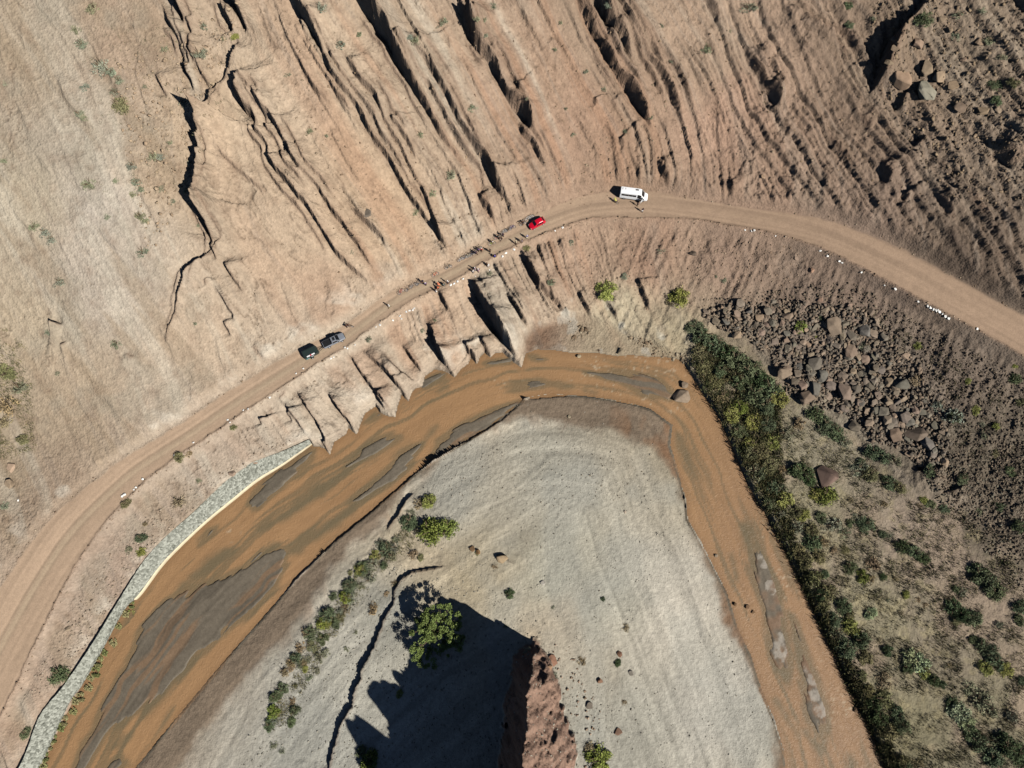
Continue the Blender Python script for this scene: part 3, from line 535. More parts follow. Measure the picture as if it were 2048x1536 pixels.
def grid_object(name, verts, quads, cols, mat, smooth=True):
    used, inv = np.unique(quads.reshape(-1), return_inverse=True)
    me = bpy.data.meshes.new(name); n = len(used); m = len(quads)
    me.vertices.add(n); me.vertices.foreach_set('co', verts[used].astype(np.float32).reshape(-1))
    me.loops.add(m*4); me.loops.foreach_set('vertex_index', inv.astype(np.int32).reshape(-1))
    me.polygons.add(m); me.polygons.foreach_set('loop_start', np.arange(0, m*4, 4, dtype=np.int32)); me.polygons.foreach_set('loop_total', np.full(m, 4, np.int32))
    me.polygons.foreach_set('use_smooth', np.full(m, smooth)); me.update(calc_edges=True)
    at = me.color_attributes.new('tint', 'FLOAT_COLOR', 'POINT')
    at.data.foreach_set('color', np.concatenate([cols[used], np.ones((n, 1))], 1).astype(np.float32).reshape(-1))
    me.materials.append(mat); o = bpy.data.objects.new(name, me); COL.objects.link(o); return o
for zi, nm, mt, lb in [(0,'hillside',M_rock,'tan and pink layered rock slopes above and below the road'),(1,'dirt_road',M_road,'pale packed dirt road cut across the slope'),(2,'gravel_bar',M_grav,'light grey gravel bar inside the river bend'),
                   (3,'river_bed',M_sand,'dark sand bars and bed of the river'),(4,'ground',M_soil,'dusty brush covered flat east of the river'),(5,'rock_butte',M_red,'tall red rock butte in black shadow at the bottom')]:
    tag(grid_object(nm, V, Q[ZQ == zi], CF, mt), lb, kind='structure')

# ------------------------------------------------------------------ water
WX = np.arange(-135, 136, 0.4); WY = np.arange(-95, 75, 0.4)
XW, YW = np.meshgrid(WX, WY)
sdr = samp(np.minimum(SDR, 8), GX, GY, XW, YW)
SDS = min_sd(SHP)
sds = samp(SDS, GX, GY, XW, YW); sdb = samp(SDB, GX, GY, XW, YW)
pxw = 1024+F*XW/(math.sin(TILT)*YW+math.cos(TILT)*CAM_Z)
wc = np.ones(XW.shape+(3,))*lin((188,144,100))
wc = mixc(wc, lin((182,140,100)), ss(1350, 1500, pxw))
wc *= (1+0.07*fbm(XW/9, YW/9, 3, 201)+0.05*fbm(XW/1.5, YW/1.5, 3, 202))[...,None]
wfd, wfa = flow(XW, YW)
shc = lin((134,116,86)); leftarm = ss(1180, 900, pxw)
stk = fbm(wfd/1.15+.8*fbm(XW/8, YW/8, 2, 211), wfa/26, 3, 210); stk2 = fbm(wfd/.7, wfa/12, 3, 212)
wc *= (1+.12*stk2)[...,None]
wc = mixc(wc, shc, np.clip(.7*leftarm*ss(.08, .26, stk)+.6*(1-leftarm)*ss(.14, .4, stk), 0, .8)*(1+.5*stk2)*ss(0, -2, sdr))
wc = mixc(wc, shc, 0.85*(1-ss(-0.9, 1.3, sds+0.8*fbm(XW/2, YW/2, 3, 203))))
wc = mixc(wc, shc, 0.7*(1-ss(0.0, 1.1, sdb)))
wc = mixc(wc, lin((150,112,76)), 0.4*ss(-1.6, 0, sdr))
# foam on the riffles
foam = np.zeros(XW.shape)
for fx, fy, fr in [(1200,735,6),(1280,730,7),(1330,735,6),(1360,765,4),(1350,812,4),(1160,760,3),(1230,780,3),(1300,808,4),(1690,1385,4),(1700,1410,5),(1680,1440,4),(1535,1065,2.5),(1570,1150,3),(1575,1180,3),(1650,1290,3),(1660,1330,3),(462,1070,2.5),(1030,745,3),(1000,760,3),(1495,1215,2.5),(1672,1400,4)]:
    a, b = pix(fx, fy, 0); foam = np.maximum(foam, np.exp(-((XW-a)**2+(YW-b)**2)/(2*(fr*.5)**2)))
fo = foam*ss(0.30, 0.62, fbm(XW/.9, YW/.6, 3, 205, .7))
wc = mixc(wc, lin((226,200,165)), np.clip(fo, 0, 1)*0.8)
wave = 0.045*foam*fbm(XW/.8, YW/.8, 2, 206)+0.012*fbm(XW/1.2, YW/1.2, 2, 207)
iw = np.arange(XW.size).reshape(XW.shape)
QW = np.stack([iw[:-1,:-1], iw[:-1,1:], iw[1:,1:], iw[1:,:-1]], -1).reshape(-1, 4)
QW = QW[(sdr < 1.2)[:-1,:-1].reshape(-1)]
M_wat, t_, b_ = new_mat('muddy_water')
a_ = t_.nodes.new('ShaderNodeAttribute'); a_.attribute_name = 'tint'; t_.links.new(a_.outputs['Color'], b_.inputs['Base Color'])
b_.inputs['Roughness'].default_value = 0.5; b_.inputs['IOR'].default_value = 1.33; b_.inputs['Specular IOR Level'].default_value = .5
g_ = t_.nodes.new('ShaderNodeNewGeometry'); n_ = t_.nodes.new('ShaderNodeTexNoise'); n_.inputs['Scale'].default_value = 1.1; n_.inputs['Detail'].default_value = 4; n_.inputs['Distortion'].default_value = 1.6; n_.inputs['Roughness'].default_value = .62
t_.links.new(g_.outputs['Position'], n_.inputs['Vector'])
u_ = t_.nodes.new('ShaderNodeBump'); u_.inputs['Strength'].default_value = 0.8; u_.inputs['Distance'].default_value = 0.16
t_.links.new(n_.outputs['Fac'], u_.inputs['Height']); t_.links.new(u_.outputs['Normal'], b_.inputs['Normal'])
wo = grid_object('river_water', np.stack([XW, YW, wave], -1).reshape(-1, 3), QW, np.clip(wc*0.62*np.array([.94,1.0,1.08]), 0, 1).reshape(-1, 3), M_wat)
tag(wo, 'muddy orange river bending round the gravel bar', kind='structure')
#MORE
# ------------------------------------------------------------------ object helpers
def simple_mat(name, col=None, rough=.6, metal=0.0, spec=.4, noise=0.0, ns=8.0, objcol=False, bump=0.0, transl=0.0):
    m, t, b = new_mat(name)
    b.inputs['Roughness'].default_value = rough; b.inputs['Metallic'].default_value = metal; b.inputs['Specular IOR Level'].default_value = spec
    if objcol:
        src = t.nodes.new('ShaderNodeObjectInfo').outputs['Color']
    else:
        rgb = t.nodes.new('ShaderNodeRGB'); rgb.outputs[0].default_value = (*[float(v) for v in lin(col)], 1); src = rgb.outputs[0]
    if noise > 0:
        g = t.nodes.new('ShaderNodeTexCoord'); n = t.nodes.new('ShaderNodeTexNoise'); n.inputs['Scale'].default_value = ns; n.inputs['Detail'].default_value = 5
        t.links.new(g.outputs['Object'], n.inputs['Vector'])
        mr = t.nodes.new('ShaderNodeMapRange'); mr.inputs['From Min'].default_value = .3; mr.inputs['From Max'].default_value = .7
        mr.inputs['To Min'].default_value = 1-noise; mr.inputs['To Max'].default_value = 1+noise; t.links.new(n.outputs['Fac'], mr.inputs['Value'])
        vm = t.nodes.new('ShaderNodeVectorMath'); vm.operation = 'SCALE'; t.links.new(src, vm.inputs[0]); t.links.new(mr.outputs['Result'], vm.inputs['Scale']); src = vm.outputs['Vector']
        if bump > 0:
            bb = t.nodes.new('ShaderNodeBump'); bb.inputs['Strength'].default_value = 1; bb.inputs['Distance'].default_value = bump
            t.links.new(n.outputs['Fac'], bb.inputs['Height']); t.links.new(bb.outputs['Normal'], b.inputs['Normal'])
    t.links.new(src, b.inputs['Base Color'])
    return m
M_stone = simple_mat('stone', rough=.95, spec=.15, noise=.16, ns=2.5, objcol=True, bump=.06)
M_leaf = simple_mat('leaf', rough=.7, spec=.25, noise=.30, ns=1.1, objcol=True)
M_wood = simple_mat('bark', (120,104,84), .9, spec=.2, noise=.2)
M_cloth = simple_mat('cloth', rough=.9, spec=.1, noise=.08, ns=6, objcol=True)
M_paint = simple_mat('car_paint', rough=.28, spec=.5, objcol=True, noise=.03, ns=3)
M_glass = simple_mat('dark_glass', (24,28,34), .08, spec=.6)
M_rubber = simple_mat('rubber', (32,31,30), .85, noise=.1)
M_metal = simple_mat('bike_metal', rough=.4, metal=.3, objcol=True)
M_skin = simple_mat('skin', (164,116,88), .7)
M_lamp = simple_mat('lamp_lens', (215,212,205), .15, spec=.6)
M_tail = simple_mat('tail_lens', (150,20,18), .2, spec=.6)
M_black = simple_mat('black_plastic', (26,26,28), .6)
def obj(name, me, mat=None, parent=None, col=None):
    if mat is not None and not me.materials: me.materials.append(mat)
    o = bpy.data.objects.new(name, me); COL.objects.link(o)
    if parent is not None: o.parent = parent
    if col is not None: o.color = (*[float(v) for v in col], 1)
    return o
def empty(name, loc=(0,0,0), rz=0.0):
    o = bpy.data.objects.new(name, None); COL.objects.link(o); o.location = loc; o.rotation_euler = (0, 0, rz); o.empty_display_size = .3; return o
def mesh_of(verts, faces, name='m', smooth=False):
    me = bpy.data.meshes.new(name); me.from_pydata([tuple(v) for v in verts], [], [tuple(f) for f in faces])
    if smooth: me.polygons.foreach_set('use_smooth', [True]*len(me.polygons))
    me.update(); return me
def bm_mesh(bm, name='m', smooth=False):
    me = bpy.data.meshes.new(name); bm.normal_update(); bm.to_mesh(me); bm.free()
    if smooth: me.polygons.foreach_set('use_smooth', [True]*len(me.polygons))
    return me
def add_box(bm, c, s, rz=0, bevel=0.0, rot=None):
    g = bmesh.ops.create_cube(bm, size=1.0); vs = g['verts']
    M = Matrix.Translation(c) @ (rot if rot is not None else Matrix.Rotation(rz, 4, 'Z')) @ Matrix.Diagonal((*s, 1))
    bmesh.ops.transform(bm, matrix=M, verts=vs)
    if bevel > 0:
        es = list({e for v in vs for e in v.link_edges}); bmesh.ops.bevel(bm, geom=es, offset=bevel, segments=2, affect='EDGES')
def add_tube(bm, a, b, r0, r1=None, seg=6):
    a = Vector(a); b = Vector(b); d = b-a
    if d.length < 1e-6: return
    g = bmesh.ops.create_cone(bm, cap_ends=True, segments=seg, radius1=r0, radius2=r0 if r1 is None else r1, depth=d.length)
    bmesh.ops.transform(bm, matrix=Matrix.Translation((a+b)/2) @ d.to_track_quat('Z', 'Y').to_matrix().to_4x4(), verts=g['verts'])
def add_torus(bm, c, axis, Rm, r, n=24, k=6):
    ax = Vector(axis).normalized(); q = ax.to_track_quat('Z', 'Y').to_matrix(); vs = []
    for i in range(n):
        a = 2*math.pi*i/n; row = []
        for j in range(k):
            b = 2*math.pi*j/k; row.append(bm.verts.new(Vector(c)+q @ Vector(((Rm+r*math.cos(b))*math.cos(a), (Rm+r*math.cos(b))*math.sin(a), r*math.sin(b)))))
        vs.append(row)
    for i in range(n):
        for j in range(k): bm.faces.new((vs[i][j], vs[(i+1)%n][j], vs[(i+1)%n][(j+1)%k], vs[i][(j+1)%k]))
def loft(sections, name='m', smooth=False, bevel=0.0):
    """closed skin through a list of equal-length point rings"""
    bm = bmesh.new(); rows = [[bm.verts.new(p) for p in s] for s in sections]; n = len(rows[0])
    for a, b in zip(rows[:-1], rows[1:]):
        for j in range(n): bm.faces.new((a[j], a[(j+1)%n], b[(j+1)%n], b[j]))
    bm.faces.new(rows[0][::-1]); bm.faces.new(rows[-1])
    bmesh.ops.recalc_face_normals(bm, faces=bm.faces)
    if bevel > 0: bmesh.ops.bevel(bm, geom=[e for e in bm.edges if len(e.link_faces) == 2 and e.calc_face_angle(0) > .6], offset=bevel, segments=2, affect='EDGES')
    return bm_mesh(bm, name, smooth)
def copy_tree(o, parent=None):
    c = o.copy(); COL.objects.link(c)
    if parent is not None: c.parent = parent
    for ch in [x for x in CH.get(o.name, [])]: copy_tree(ch, c)
    return c
CH = {}
def reg(root):
    CH.clear()
    for o in bpy.data.objects:
        if o.parent is not None: CH.setdefault(o.parent.name, []).append(o)
def ground(pxs, pys):
    x, y, z = march(zfin, pxs, pys); return x, y, z
def gz(x, y): return float(zfin(np.array([x]), np.array([y]))[0])
ORD = ['leftmost','second from the left','third from the left','fourth from the left','fifth from the left','sixth from the left','seventh from the left','eighth from the left','ninth from the left','tenth from the left','eleventh from the left','twelfth from the left','thirteenth from the left','fourteenth from the left','fifteenth from the left','sixteenth from the left','seventeenth from the left','eighteenth from the left','nineteenth from the left','twentieth from the left']
def number_labels(items):
    """items: (object, px, base words, place); objects sharing base and place are told apart left to right"""
    by = {}
    for it in items: by.setdefault((it[2], it[3]), []).append(it)
    for (base, place), L in by.items():
        L.sort(key=lambda i: i[1]); n = len(L)
        for i, it in enumerate(L):
            if n == 1: it[0]['label'] = f'{base} {place}'
            elif i < len(ORD) and i <= (n-1)/2 or n-1-i >= len(ORD): it[0]['label'] = f'{base} {place}, {ORD[min(i, 19)]}'
            else: it[0]['label'] = f"{base} {place}, {ORD[n-1-i].replace('left', 'right')}"

# ------------------------------------------------------------------ stones
def rock_mesh(seed, cuts=9, flat=.8):
    r = random.Random(seed); bm = bmesh.new()
    for _ in range(cuts+7):
        n = Vector((r.gauss(0,1), r.gauss(0,1), r.gauss(0,1))).normalized(); n.z *= flat; bm.verts.new(n*r.uniform(.82, 1.08))
    g = bmesh.ops.convex_hull(bm, input=bm.verts); bmesh.ops.delete(bm, geom=[v for v in bm.verts if not v.link_faces], context='VERTS')
    bmesh.ops.recalc_face_normals(bm, faces=bm.faces)
    bmesh.ops.bevel(bm, geom=list(bm.edges), offset=.05, segments=1, affect='EDGES')
    return bm_mesh(bm, f'rock_{seed}', False)
ROCKS = [rock_mesh(i, 4+i%6, .62+.09*(i%4)) for i in range(14)]
def stone(name, x, y, r, col, asp=None, sink=.3, z=None, mesh=None, rz=None):
    me = mesh or ROCKS[random.randrange(len(ROCKS))]
    if not me.materials: me.materials.append(M_stone)
    o = bpy.data.objects.new(name, me); COL.objects.link(o)
    a = asp or random.uniform(.75, 1.3)
    h = r*random.uniform(.75, 1.1)
    o.scale = (r*a**.5*1.12, r/a**.5*1.12, h); o.location = (x, y, (gz(x, y) if z is None else z)+h*.62*(1-sink)-h*.12)
    o.rotation_euler = (random.uniform(-.25,.25), random.uniform(-.25,.25), random.uniform(0, 6.28) if rz is None else rz)
    o.color = (*[float(v) for v in col], 1); return o
def scol(base, v=.16):
    c = lin(base)*0.60*(1+random.uniform(-v, v)); return c*np.array([1+random.uniform(-.05,.05), 1, 1+random.uniform(-.05,.05)])
big_items = []
BIG = [(1573,633,11),(1450,643,9),(1666,656,17),(1702,671,11),(1729,663,12),(1700,706,15),(1631,728,14),(1568,746,14),(1599,735,8),(1616,741,8),(1641,753,12),(1617,756,7),(1602,771,10),(1627,778,14),(1661,773,11),(1611,794,15),(1690,786,16),(1672,690,9),(1727,719,9),(1649,726,7),(1681,759,8),(1695,766,7),(1712,778,9),(1695,806,8),(1717,806,8),(1676,641,9),(1523,666,8),(1548,683,8),(1652,612,6),(1540,622,8),(1497,622,7),
 (1763,824,11),(1779,842,14),(1807,834,12),(1789,872,13),(1827,868,17),(1853,890,13),(1863,907,9),(1708,852,12),(1740,838,7),(1885,866,7),(1720,806,8),(1795,808,8),(1785,816,8),(1799,769,13),(1740,625,8),(1755,790,8),(1760,740,9),(1655,680,8),(1590,665,7),(1510,650,7),(1535,650,7),(1745,760,7),(1830,820,8),(1850,800,6)]
xs, ys, zs_ = ground([b[0] for b in BIG], [b[1] for b in BIG])
for (px, py, r), x, y in zip(BIG, xs, ys):
    o = stone('boulder', x, y, r/8.2*1.08, scol(random.choice([(146,132,118),(138,128,116),(156,136,120),(134,128,118),(164,142,124)])))
    tag(o, cat='boulder', group='large boulders of the rock fall east of the bend')
    hue = 'large angular brown boulder' if r > 12 else ('mid-sized angular boulder' if r > 8.5 else 'smaller angular boulder')
    pl = 'in the rock fall near its upper edge' if py < 680 else ('in the middle of the rock fall' if py < 790 else 'at the lower end of the rock fall')
    big_items.append((o, px, hue, pl))
HILLB = [(1835,90,12),(1799,163,19),(1849,191,22),(1905,173,10),(1851,139,13),(1875,157,13),(1963,219,13),(1919,217,12),(1995,221,8),(1883,40,7),(1959,86,8),(1789,82,7),(1789,98,7),(1777,127,7),(1899,60,6),(1925,120,6),(1850,120,6)]
xs, ys, zs_ = ground([b[0] for b in HILLB], [b[1] for b in HILLB])
for (px, py, r), x, y in zip(HILLB, xs, ys):
    o = stone('boulder', x, y, r/7.6, scol((176,152,128) if px != 1849 else (176,168,150)))
    tag(o, cat='boulder', group='boulders on the upper right hillside')
    if r >= 19: o['label'] = 'largest grey-topped boulder on the upper right hillside' if px == 1849 else 'big pinkish rounded boulder beside the dark gully, upper right hillside'
    else: big_items.append((o, px, 'tan boulder' if r > 9 else 'small tan boulder', 'on the upper right hillside'))
SINGLE = [(1358,796,15,(178,160,138),'big brown boulder standing in foaming river water at the bend'),(1368,773,7,(150,135,115),'smaller boulder in the river just above the big one'),(1158,714,4,(196,178,150),'small square pale rock standing in the river'),
 (1240,704,8,(170,152,128),'rounded boulder at the water edge on the north river bank'),(1005,1116,11,(190,168,136),'tall wedge-shaped tan boulder on the gravel bar'),(944,1098,6,(150,120,90),'brown rock with a hollow beside the scrub on the gravel bar'),(956,1104,5,(160,128,92),'small brown rock right of the hollow rock on the gravel bar'),
 (1085,1166,5,(222,214,196),'round white stone on the gravel bar'),(1138,834,4,(190,172,148),'small pale stone on the brown wet sand inside the bend'),(1105,1322,10,(176,132,108),'red boulder fallen beside the foot of the rock butte'),(1098,1334,7,(196,156,128),'pale red block leaning on the boulder beside the butte'),
 (1236,1464,7,(150,122,104),'round brown boulder on the lower gravel bar'),(1180,1411,7,(150,138,122),'split grey boulder right of the butte'),(1170,1396,3,(130,116,100),'tiny dark rock above the split boulder'),(1239,1308,5,(150,112,90),'reddish rock above a dark bush on the gravel bar'),(1200,1362,5,(160,122,98),'brown rock right of the butte foot'),(1262,1346,5,(186,176,158),'flat pale rock on the gravel bar'),
 (736,427,10,(150,140,126),'grey boulder lodged on the slab between two dark clefts'),(1526,354,5,(205,170,140),'single pale rock on the red slope right of the van'),(1385,507,7,(120,105,90),'dark boulder on the slope below the road bend'),(23,935,9,(206,180,152),'pale block lying by the road at the far left'),(20,968,9,(198,172,146),'lower pale block by the road at the far left'),
 (465,947,7,(190,166,144),'pale boulder above the stone embankment'),(510,925,6,(186,160,138),'pink boulder above the end of the stone embankment'),(184,1201,3,(180,160,140),'small stone above the embankment'),(137,1257,5,(186,164,140),'rock above the embankment with a dark shadow'),(1250,1024,3,(205,190,170),'small round stone high on the gravel bar'),
 (1430,1112,3,(170,150,130),'dark stone at the water edge right of the bar'),(1491,1213,4,(140,112,86),'rock breaking the brown water right of the bar'),(1468,1208,3,(130,104,80),'leftmost small rock breaking the brown water'),(1503,1224,3,(140,112,86),'small rock in the water right of its neighbour'),(1705,1418,4,(120,98,78),'rock under foam near the right bank'),
 (1640,600,6,(190,160,136),'pale pink rock on the slope under the road'),(1623,541,5,(200,164,138),'pink stone on the slope below the white stones'),(1592,517,5,(170,150,130),'grey rock on the slope just below the road edge')]
xs, ys, zs_ = ground([b[0] for b in SINGLE], [b[1] for b in SINGLE])
for (px, py, r, c, lb), x, y in zip(SINGLE, xs, ys):
    in_river = float(samp(SDR, GX, GY, np.array([x]), np.array([y]))[0]) < 0
    tag(stone('boulder', x, y, r/8.3*(1.15 if in_river else 1), scol(c, .03), z=(0.05 if in_river else None)), lb, 'boulder')
# slab rock beside the dark bush in the flat
x, y, z = [float(v[0]) for v in ground([1650], [950])]
o = stone('boulder', x, y, 2.9, scol((142,122,108), .02), asp=1.15, z=z+.1, mesh=rock_mesh(3, 3, .5)); tag(o, 'huge flat-topped brown boulder between a dark bush and a yellow-green bush', 'boulder')

# many rocks of the fall: the largest are objects, the rest one rubble mesh per patch
def px_poly(pts): return np.array(pts, float)
def scatter_in(pts, n, seed):
    P = px_poly(pts); r = np.random.RandomState(seed); out = []
    while len(out) < n:
        a = r.uniform(P.min(0), P.max(0), (n*2, 2)); m = inside(P, a[:,0], a[:,1]); out.extend(a[m].tolist())
    return np.array(out[:n])
TAL = [(1402,628),(1440,602),(1520,606),(1580,600),(1640,612),(1700,608),(1760,640),(1800,690),(1850,750),(1875,820),(1900,880),(1900,930),(1870,960),(1800,900),(1740,880),(1690,830),(1640,815),(1575,790),(1545,720),(1500,680),(1450,665)]
core = [(1560,640),(1700,640),(1800,740),(1850,850),(1850,890),(1780,880),(1700,830),(1600,790),(1560,730)]
pts = np.vstack([scatter_in(TAL, 120, 1), scatter_in(core, 115, 2)])
xs, ys, zs_ = ground(pts[:,0], pts[:,1])
sm_items = []
for k, (x, y) in enumerate(zip(xs, ys)):
    o = stone('boulder', x, y, random.choice([.45,.55,.65,.8,.95,1.15]), scol(random.choice([(164,148,128),(150,138,122),(176,154,132),(140,132,118)])))
    d, bx_, by_ = min((math.hypot(pts[k,0]-v[0], pts[k,1]-v[1]), v[0], v[1]) for v in BIG)
    ang = ('right' if pts[k,0] > bx_ else 'left') if abs(pts[k,0]-bx_) > abs(pts[k,1]-by_) else ('below' if pts[k,1] > by_ else 'above')
    zone_ = ('upper left' if pts[k,0] < 1560 else 'upper middle' if pts[k,1] < 680 and pts[k,0] < 1720 else 'upper right') if pts[k,1] < 700 else ('left' if pts[k,0] < 1640 else 'middle' if pts[k,1] < 790 and pts[k,0] < 1760 else 'right' if pts[k,1] < 800 else 'lower')
    sm_items.append((o, pts[k,0], 'small block ' + ('beside' if d < 15 else 'near' if d < 28 else 'clear of') + ' big boulders,', zone_+' rock fall')); tag(o, cat='boulder', group='small blocks of the rock fall')
def rubble(name, P, radii, cols, label, seed, sink=.35, cat='rubble', lvl=1, zfix=None):
    """one mesh of many little stones"""
    r = np.random.RandomState(seed); bm = bmesh.new(); hp = np.random.RandomState(seed+900).normal(0, 1, (13, 3)); hp /= np.linalg.norm(hp, axis=1)[:,None]
    for q_ in hp: bm.verts.new(q_*random.uniform(.8, 1.1))
    bmesh.ops.convex_hull(bm, input=bm.verts); bmesh.ops.delete(bm, geom=[v for v in bm.verts if not v.link_faces], context='VERTS'); bmesh.ops.triangulate(bm, faces=bm.faces); bmesh.ops.recalc_face_normals(bm, faces=bm.faces); bm.verts.index_update(); bm.verts.ensure_lookup_table()
    base = np.array([v.co for v in bm.verts]); F_ = np.array([[v.index for v in f.verts] for f in bm.faces]); bm.free()
    xs, ys, zs = P; n = len(xs)
    vv = base[None]*(1+r.uniform(-.38, .25, (n, len(base), 1))); vv = vv*np.stack([r.uniform(.7,1.35,n), r.uniform(.7,1.35,n), r.uniform(.5,.9,n)], 1)[:,None]
    a = r.uniform(0, 6.28, n); c, s_ = np.cos(a)[:,None], np.sin(a)[:,None]
    vx = vv[...,0]*c-vv[...,1]*s_; vy = vv[...,0]*s_+vv[...,1]*c
    rr = radii[:,None]
    W = np.stack([vx*rr+xs[:,None], vy*rr+ys[:,None], vv[...,2]*rr+zs[:,None]+rr*.6*(1-2*sink)], -1).reshape(-1, 3)
    FF = (F_[None]+(np.arange(n)*len(base))[:,None,None]).reshape(-1, 3)
    me = bpy.data.meshes.new(name); me.vertices.add(len(W)); me.vertices.foreach_set('co', W.astype(np.float32).reshape(-1))
    me.loops.add(FF.size); me.loops.foreach_set('vertex_index', FF.astype(np.int32).reshape(-1))
    me.polygons.add(len(FF)); me.polygons.foreach_set('loop_start', np.arange(0, FF.size, 3, dtype=np.int32)); me.polygons.foreach_set('loop_total', np.full(len(FF), 3, np.int32)); me.update(calc_edges=True)
    ci = cols[r.randint(0, len(cols), n)]*(1+r.uniform(-.18, .18, (n, 1))); at = me.color_attributes.new('tint', 'FLOAT_COLOR', 'POINT')
    at.data.foreach_set('color', np.concatenate([np.repeat(ci, len(base), 0), np.ones((n*len(base), 1))], 1).astype(np.float32).reshape(-1))
    me.materials.append(M_peb); o = bpy.data.objects.new(name, me); COL.objects.link(o); return tag(o, label, cat, kind='stuff')
M_peb = ground_mat('pebble', 3.0, 8, .5, .05, .1)
def cset(*c): return lin(np.array(c, float))*0.60
def gpts(poly, n, seed): p = scatter_in(poly, n, seed); return ground(p[:,0], p[:,1])
r_ = np.random.RandomState(3)
def clump0(poly, n, seed, sc=5.0, thr=.05):
    x, y, z = gpts(poly, n, seed); m = fbm(x/sc, y/sc, 3, 500+seed)+.25*np.random.RandomState(seed).randn(len(x)) > thr; return x[m], y[m], z[m]
def rad(n, a, b): return a+(b-a)*r_.power(.45, n)**1.0*1.0 if False else a+(b-a)*r_.rand(n)**3
P = gpts(TAL, 5200, 11); rubble('rubble', P, .16+.60*r_.rand(5200)**1.8, cset((152,136,118),(138,126,112),(162,142,122),(124,114,102)), 'small broken rocks filling the rock fall', 1)
P = gpts([(1400,600),(1700,560),(1850,650),(2060,760),(2060,1120),(1950,1060),(1880,980),(1900,900),(1850,760),(1780,670),(1640,600)], 4500, 12); rubble('rubble', P, rad(4500, .10, .42), cset((140,124,108),(128,114,98),(150,134,114),(112,100,88)), 'loose dark rubble on the slope below the road', 2)
P = gpts([(1830,930),(2060,880),(2060,1200),(1960,1090),(1880,1010)], 2600, 17); rubble('rubble', P, rad(2600, .10, .40), cset((136,122,106),(122,110,96),(150,134,114),(138,132,116)), 'dark heaped rubble at the right edge', 7)
P = gpts([(1740,0),(2060,0),(2060,420),(1900,400),(1790,260),(1740,180)], 1500, 13); rubble('rubble', P, rad(1500, .1, .5), cset((166,144,118),(150,130,108),(180,156,128),(126,110,94)), 'broken rubble strewn over the upper right hillside', 3)
P = gpts([(1110,690),(1130,640),(1200,650),(1300,680),(1375,712),(1370,735),(1290,712),(1230,710)], 900, 14)
mk = fbm(P[0]/3, P[1]/3, 3, 401) > .05; P = tuple(v[mk] for v in P); rubble('rubble', P, .08+.62*r_.rand(len(P[0]))**4, cset((176,156,130),(160,142,118),(192,176,150),(140,120,98)), 'rocks heaped along the north bank of the river', 4, sink=.55)
P = clump0([(1040,805),(1166,795),(1300,825),(1350,960),(1400,1100),(1500,1320),(1560,1536),(700,1536),(690,1150),(830,980),(900,900)], 5200, 15); rubble('pebbles', P, rad(len(P[0]), .04, .24), cset((190,182,166),(166,158,142),(214,206,190),(150,140,122)), 'scattered pebbles on the gravel bar', 5, sink=.5)
P = gpts([(890,890),(1000,870),(1120,880),(1280,930),(1330,1000),(1200,1030),(1000,1000),(880,990)], 500, 16); rubble('pebbles', P, rad(500, .07, .28), cset((196,186,168),(160,148,130),(178,168,150)), 'coarser cobbles near the top of the gravel bar', 6, sink=.5)
P = clump0([(540,1300),(800,1130),(1000,1180),(1090,1260),(1200,1536),(480,1536)], 5200, 18); rubble('pebbles', P, rad(len(P[0]), .05, .28), cset((182,176,160),(150,144,130),(205,198,180)), 'cobbles around the foot of the butte', 8, sink=.5)
P = gpts([(1095,1290),(1140,1290),(1200,1420),(1240,1550),(1165,1550),(1140,1440)], 150, 23); rubble('rubble', P, rad(150, .08, .42), cset((184,158,136),(166,142,120),(190,170,148)), 'fallen red blocks along the foot of the butte', 14)
P = gpts([(560,60),(1750,60),(1900,430),(1300,370),(900,500),(640,560)], 1500, 19); rubble('rubble', P, rad(1500, .08, .36), cset((176,150,122),(160,134,110),(184,162,136)), 'loose stones caught on the rock beds above the road', 9)
P = gpts([(1130,440),(1640,500),(1560,600),(1400,620),(1180,620)], 1400, 20); rubble('rubble', P, rad(1400, .08, .30), cset((176,150,126),(160,134,112),(196,172,146)), 'small stones on the slope under the van', 10)
P = gpts([(40,1400),(250,1060),(560,870),(600,890),(420,1000),(250,1170),(120,1380)], 1300, 21); rubble('rubble', P, rad(1300, .06, .28), cset((196,176,152),(176,154,132),(214,196,172)), 'stones scattered between the road and the embankment', 11)
P = gpts([(230,130),(480,0),(420,250),(350,420),(300,520),(250,300)], 700, 22); rubble('rubble', P, rad(700, .12, .5), cset((206,182,152),(194,168,140)), 'flat broken slabs left of the great cleft', 12)
# rounded dirt clods along the road edges
rp2 = rd; 
cl = []
for k in range(len(rd)-1):
    a = rd[k]; b = rd[k+1]; d = (b-a)[:2]; L = np.hypot(*d); nrm = np.array([d[1], -d[0]])/L
    for sgn, dn in ((1, 2.2), (-1, 1.0)):
        for q in range(int(L*dn*1.3)):
            t = random.random(); w_ = a[2]+(b[2]-a[2])*t; off = w_+abs(random.gauss(.25, .5)); p = a[:2]+d*t+sgn*nrm*off; cl.append(p)
cl = np.array(cl); cl = cl[(np.abs(cl[:,0]) < 125) & (cl[:,1] > -55)]
rubble('rubble', (cl[:,0], cl[:,1], zfin(cl[:,0], cl[:,1])), rad(len(cl), .06, .28), cset((186,160,132),(160,134,112),(206,184,158)), 'clods and stones pushed along the road edges', 13)

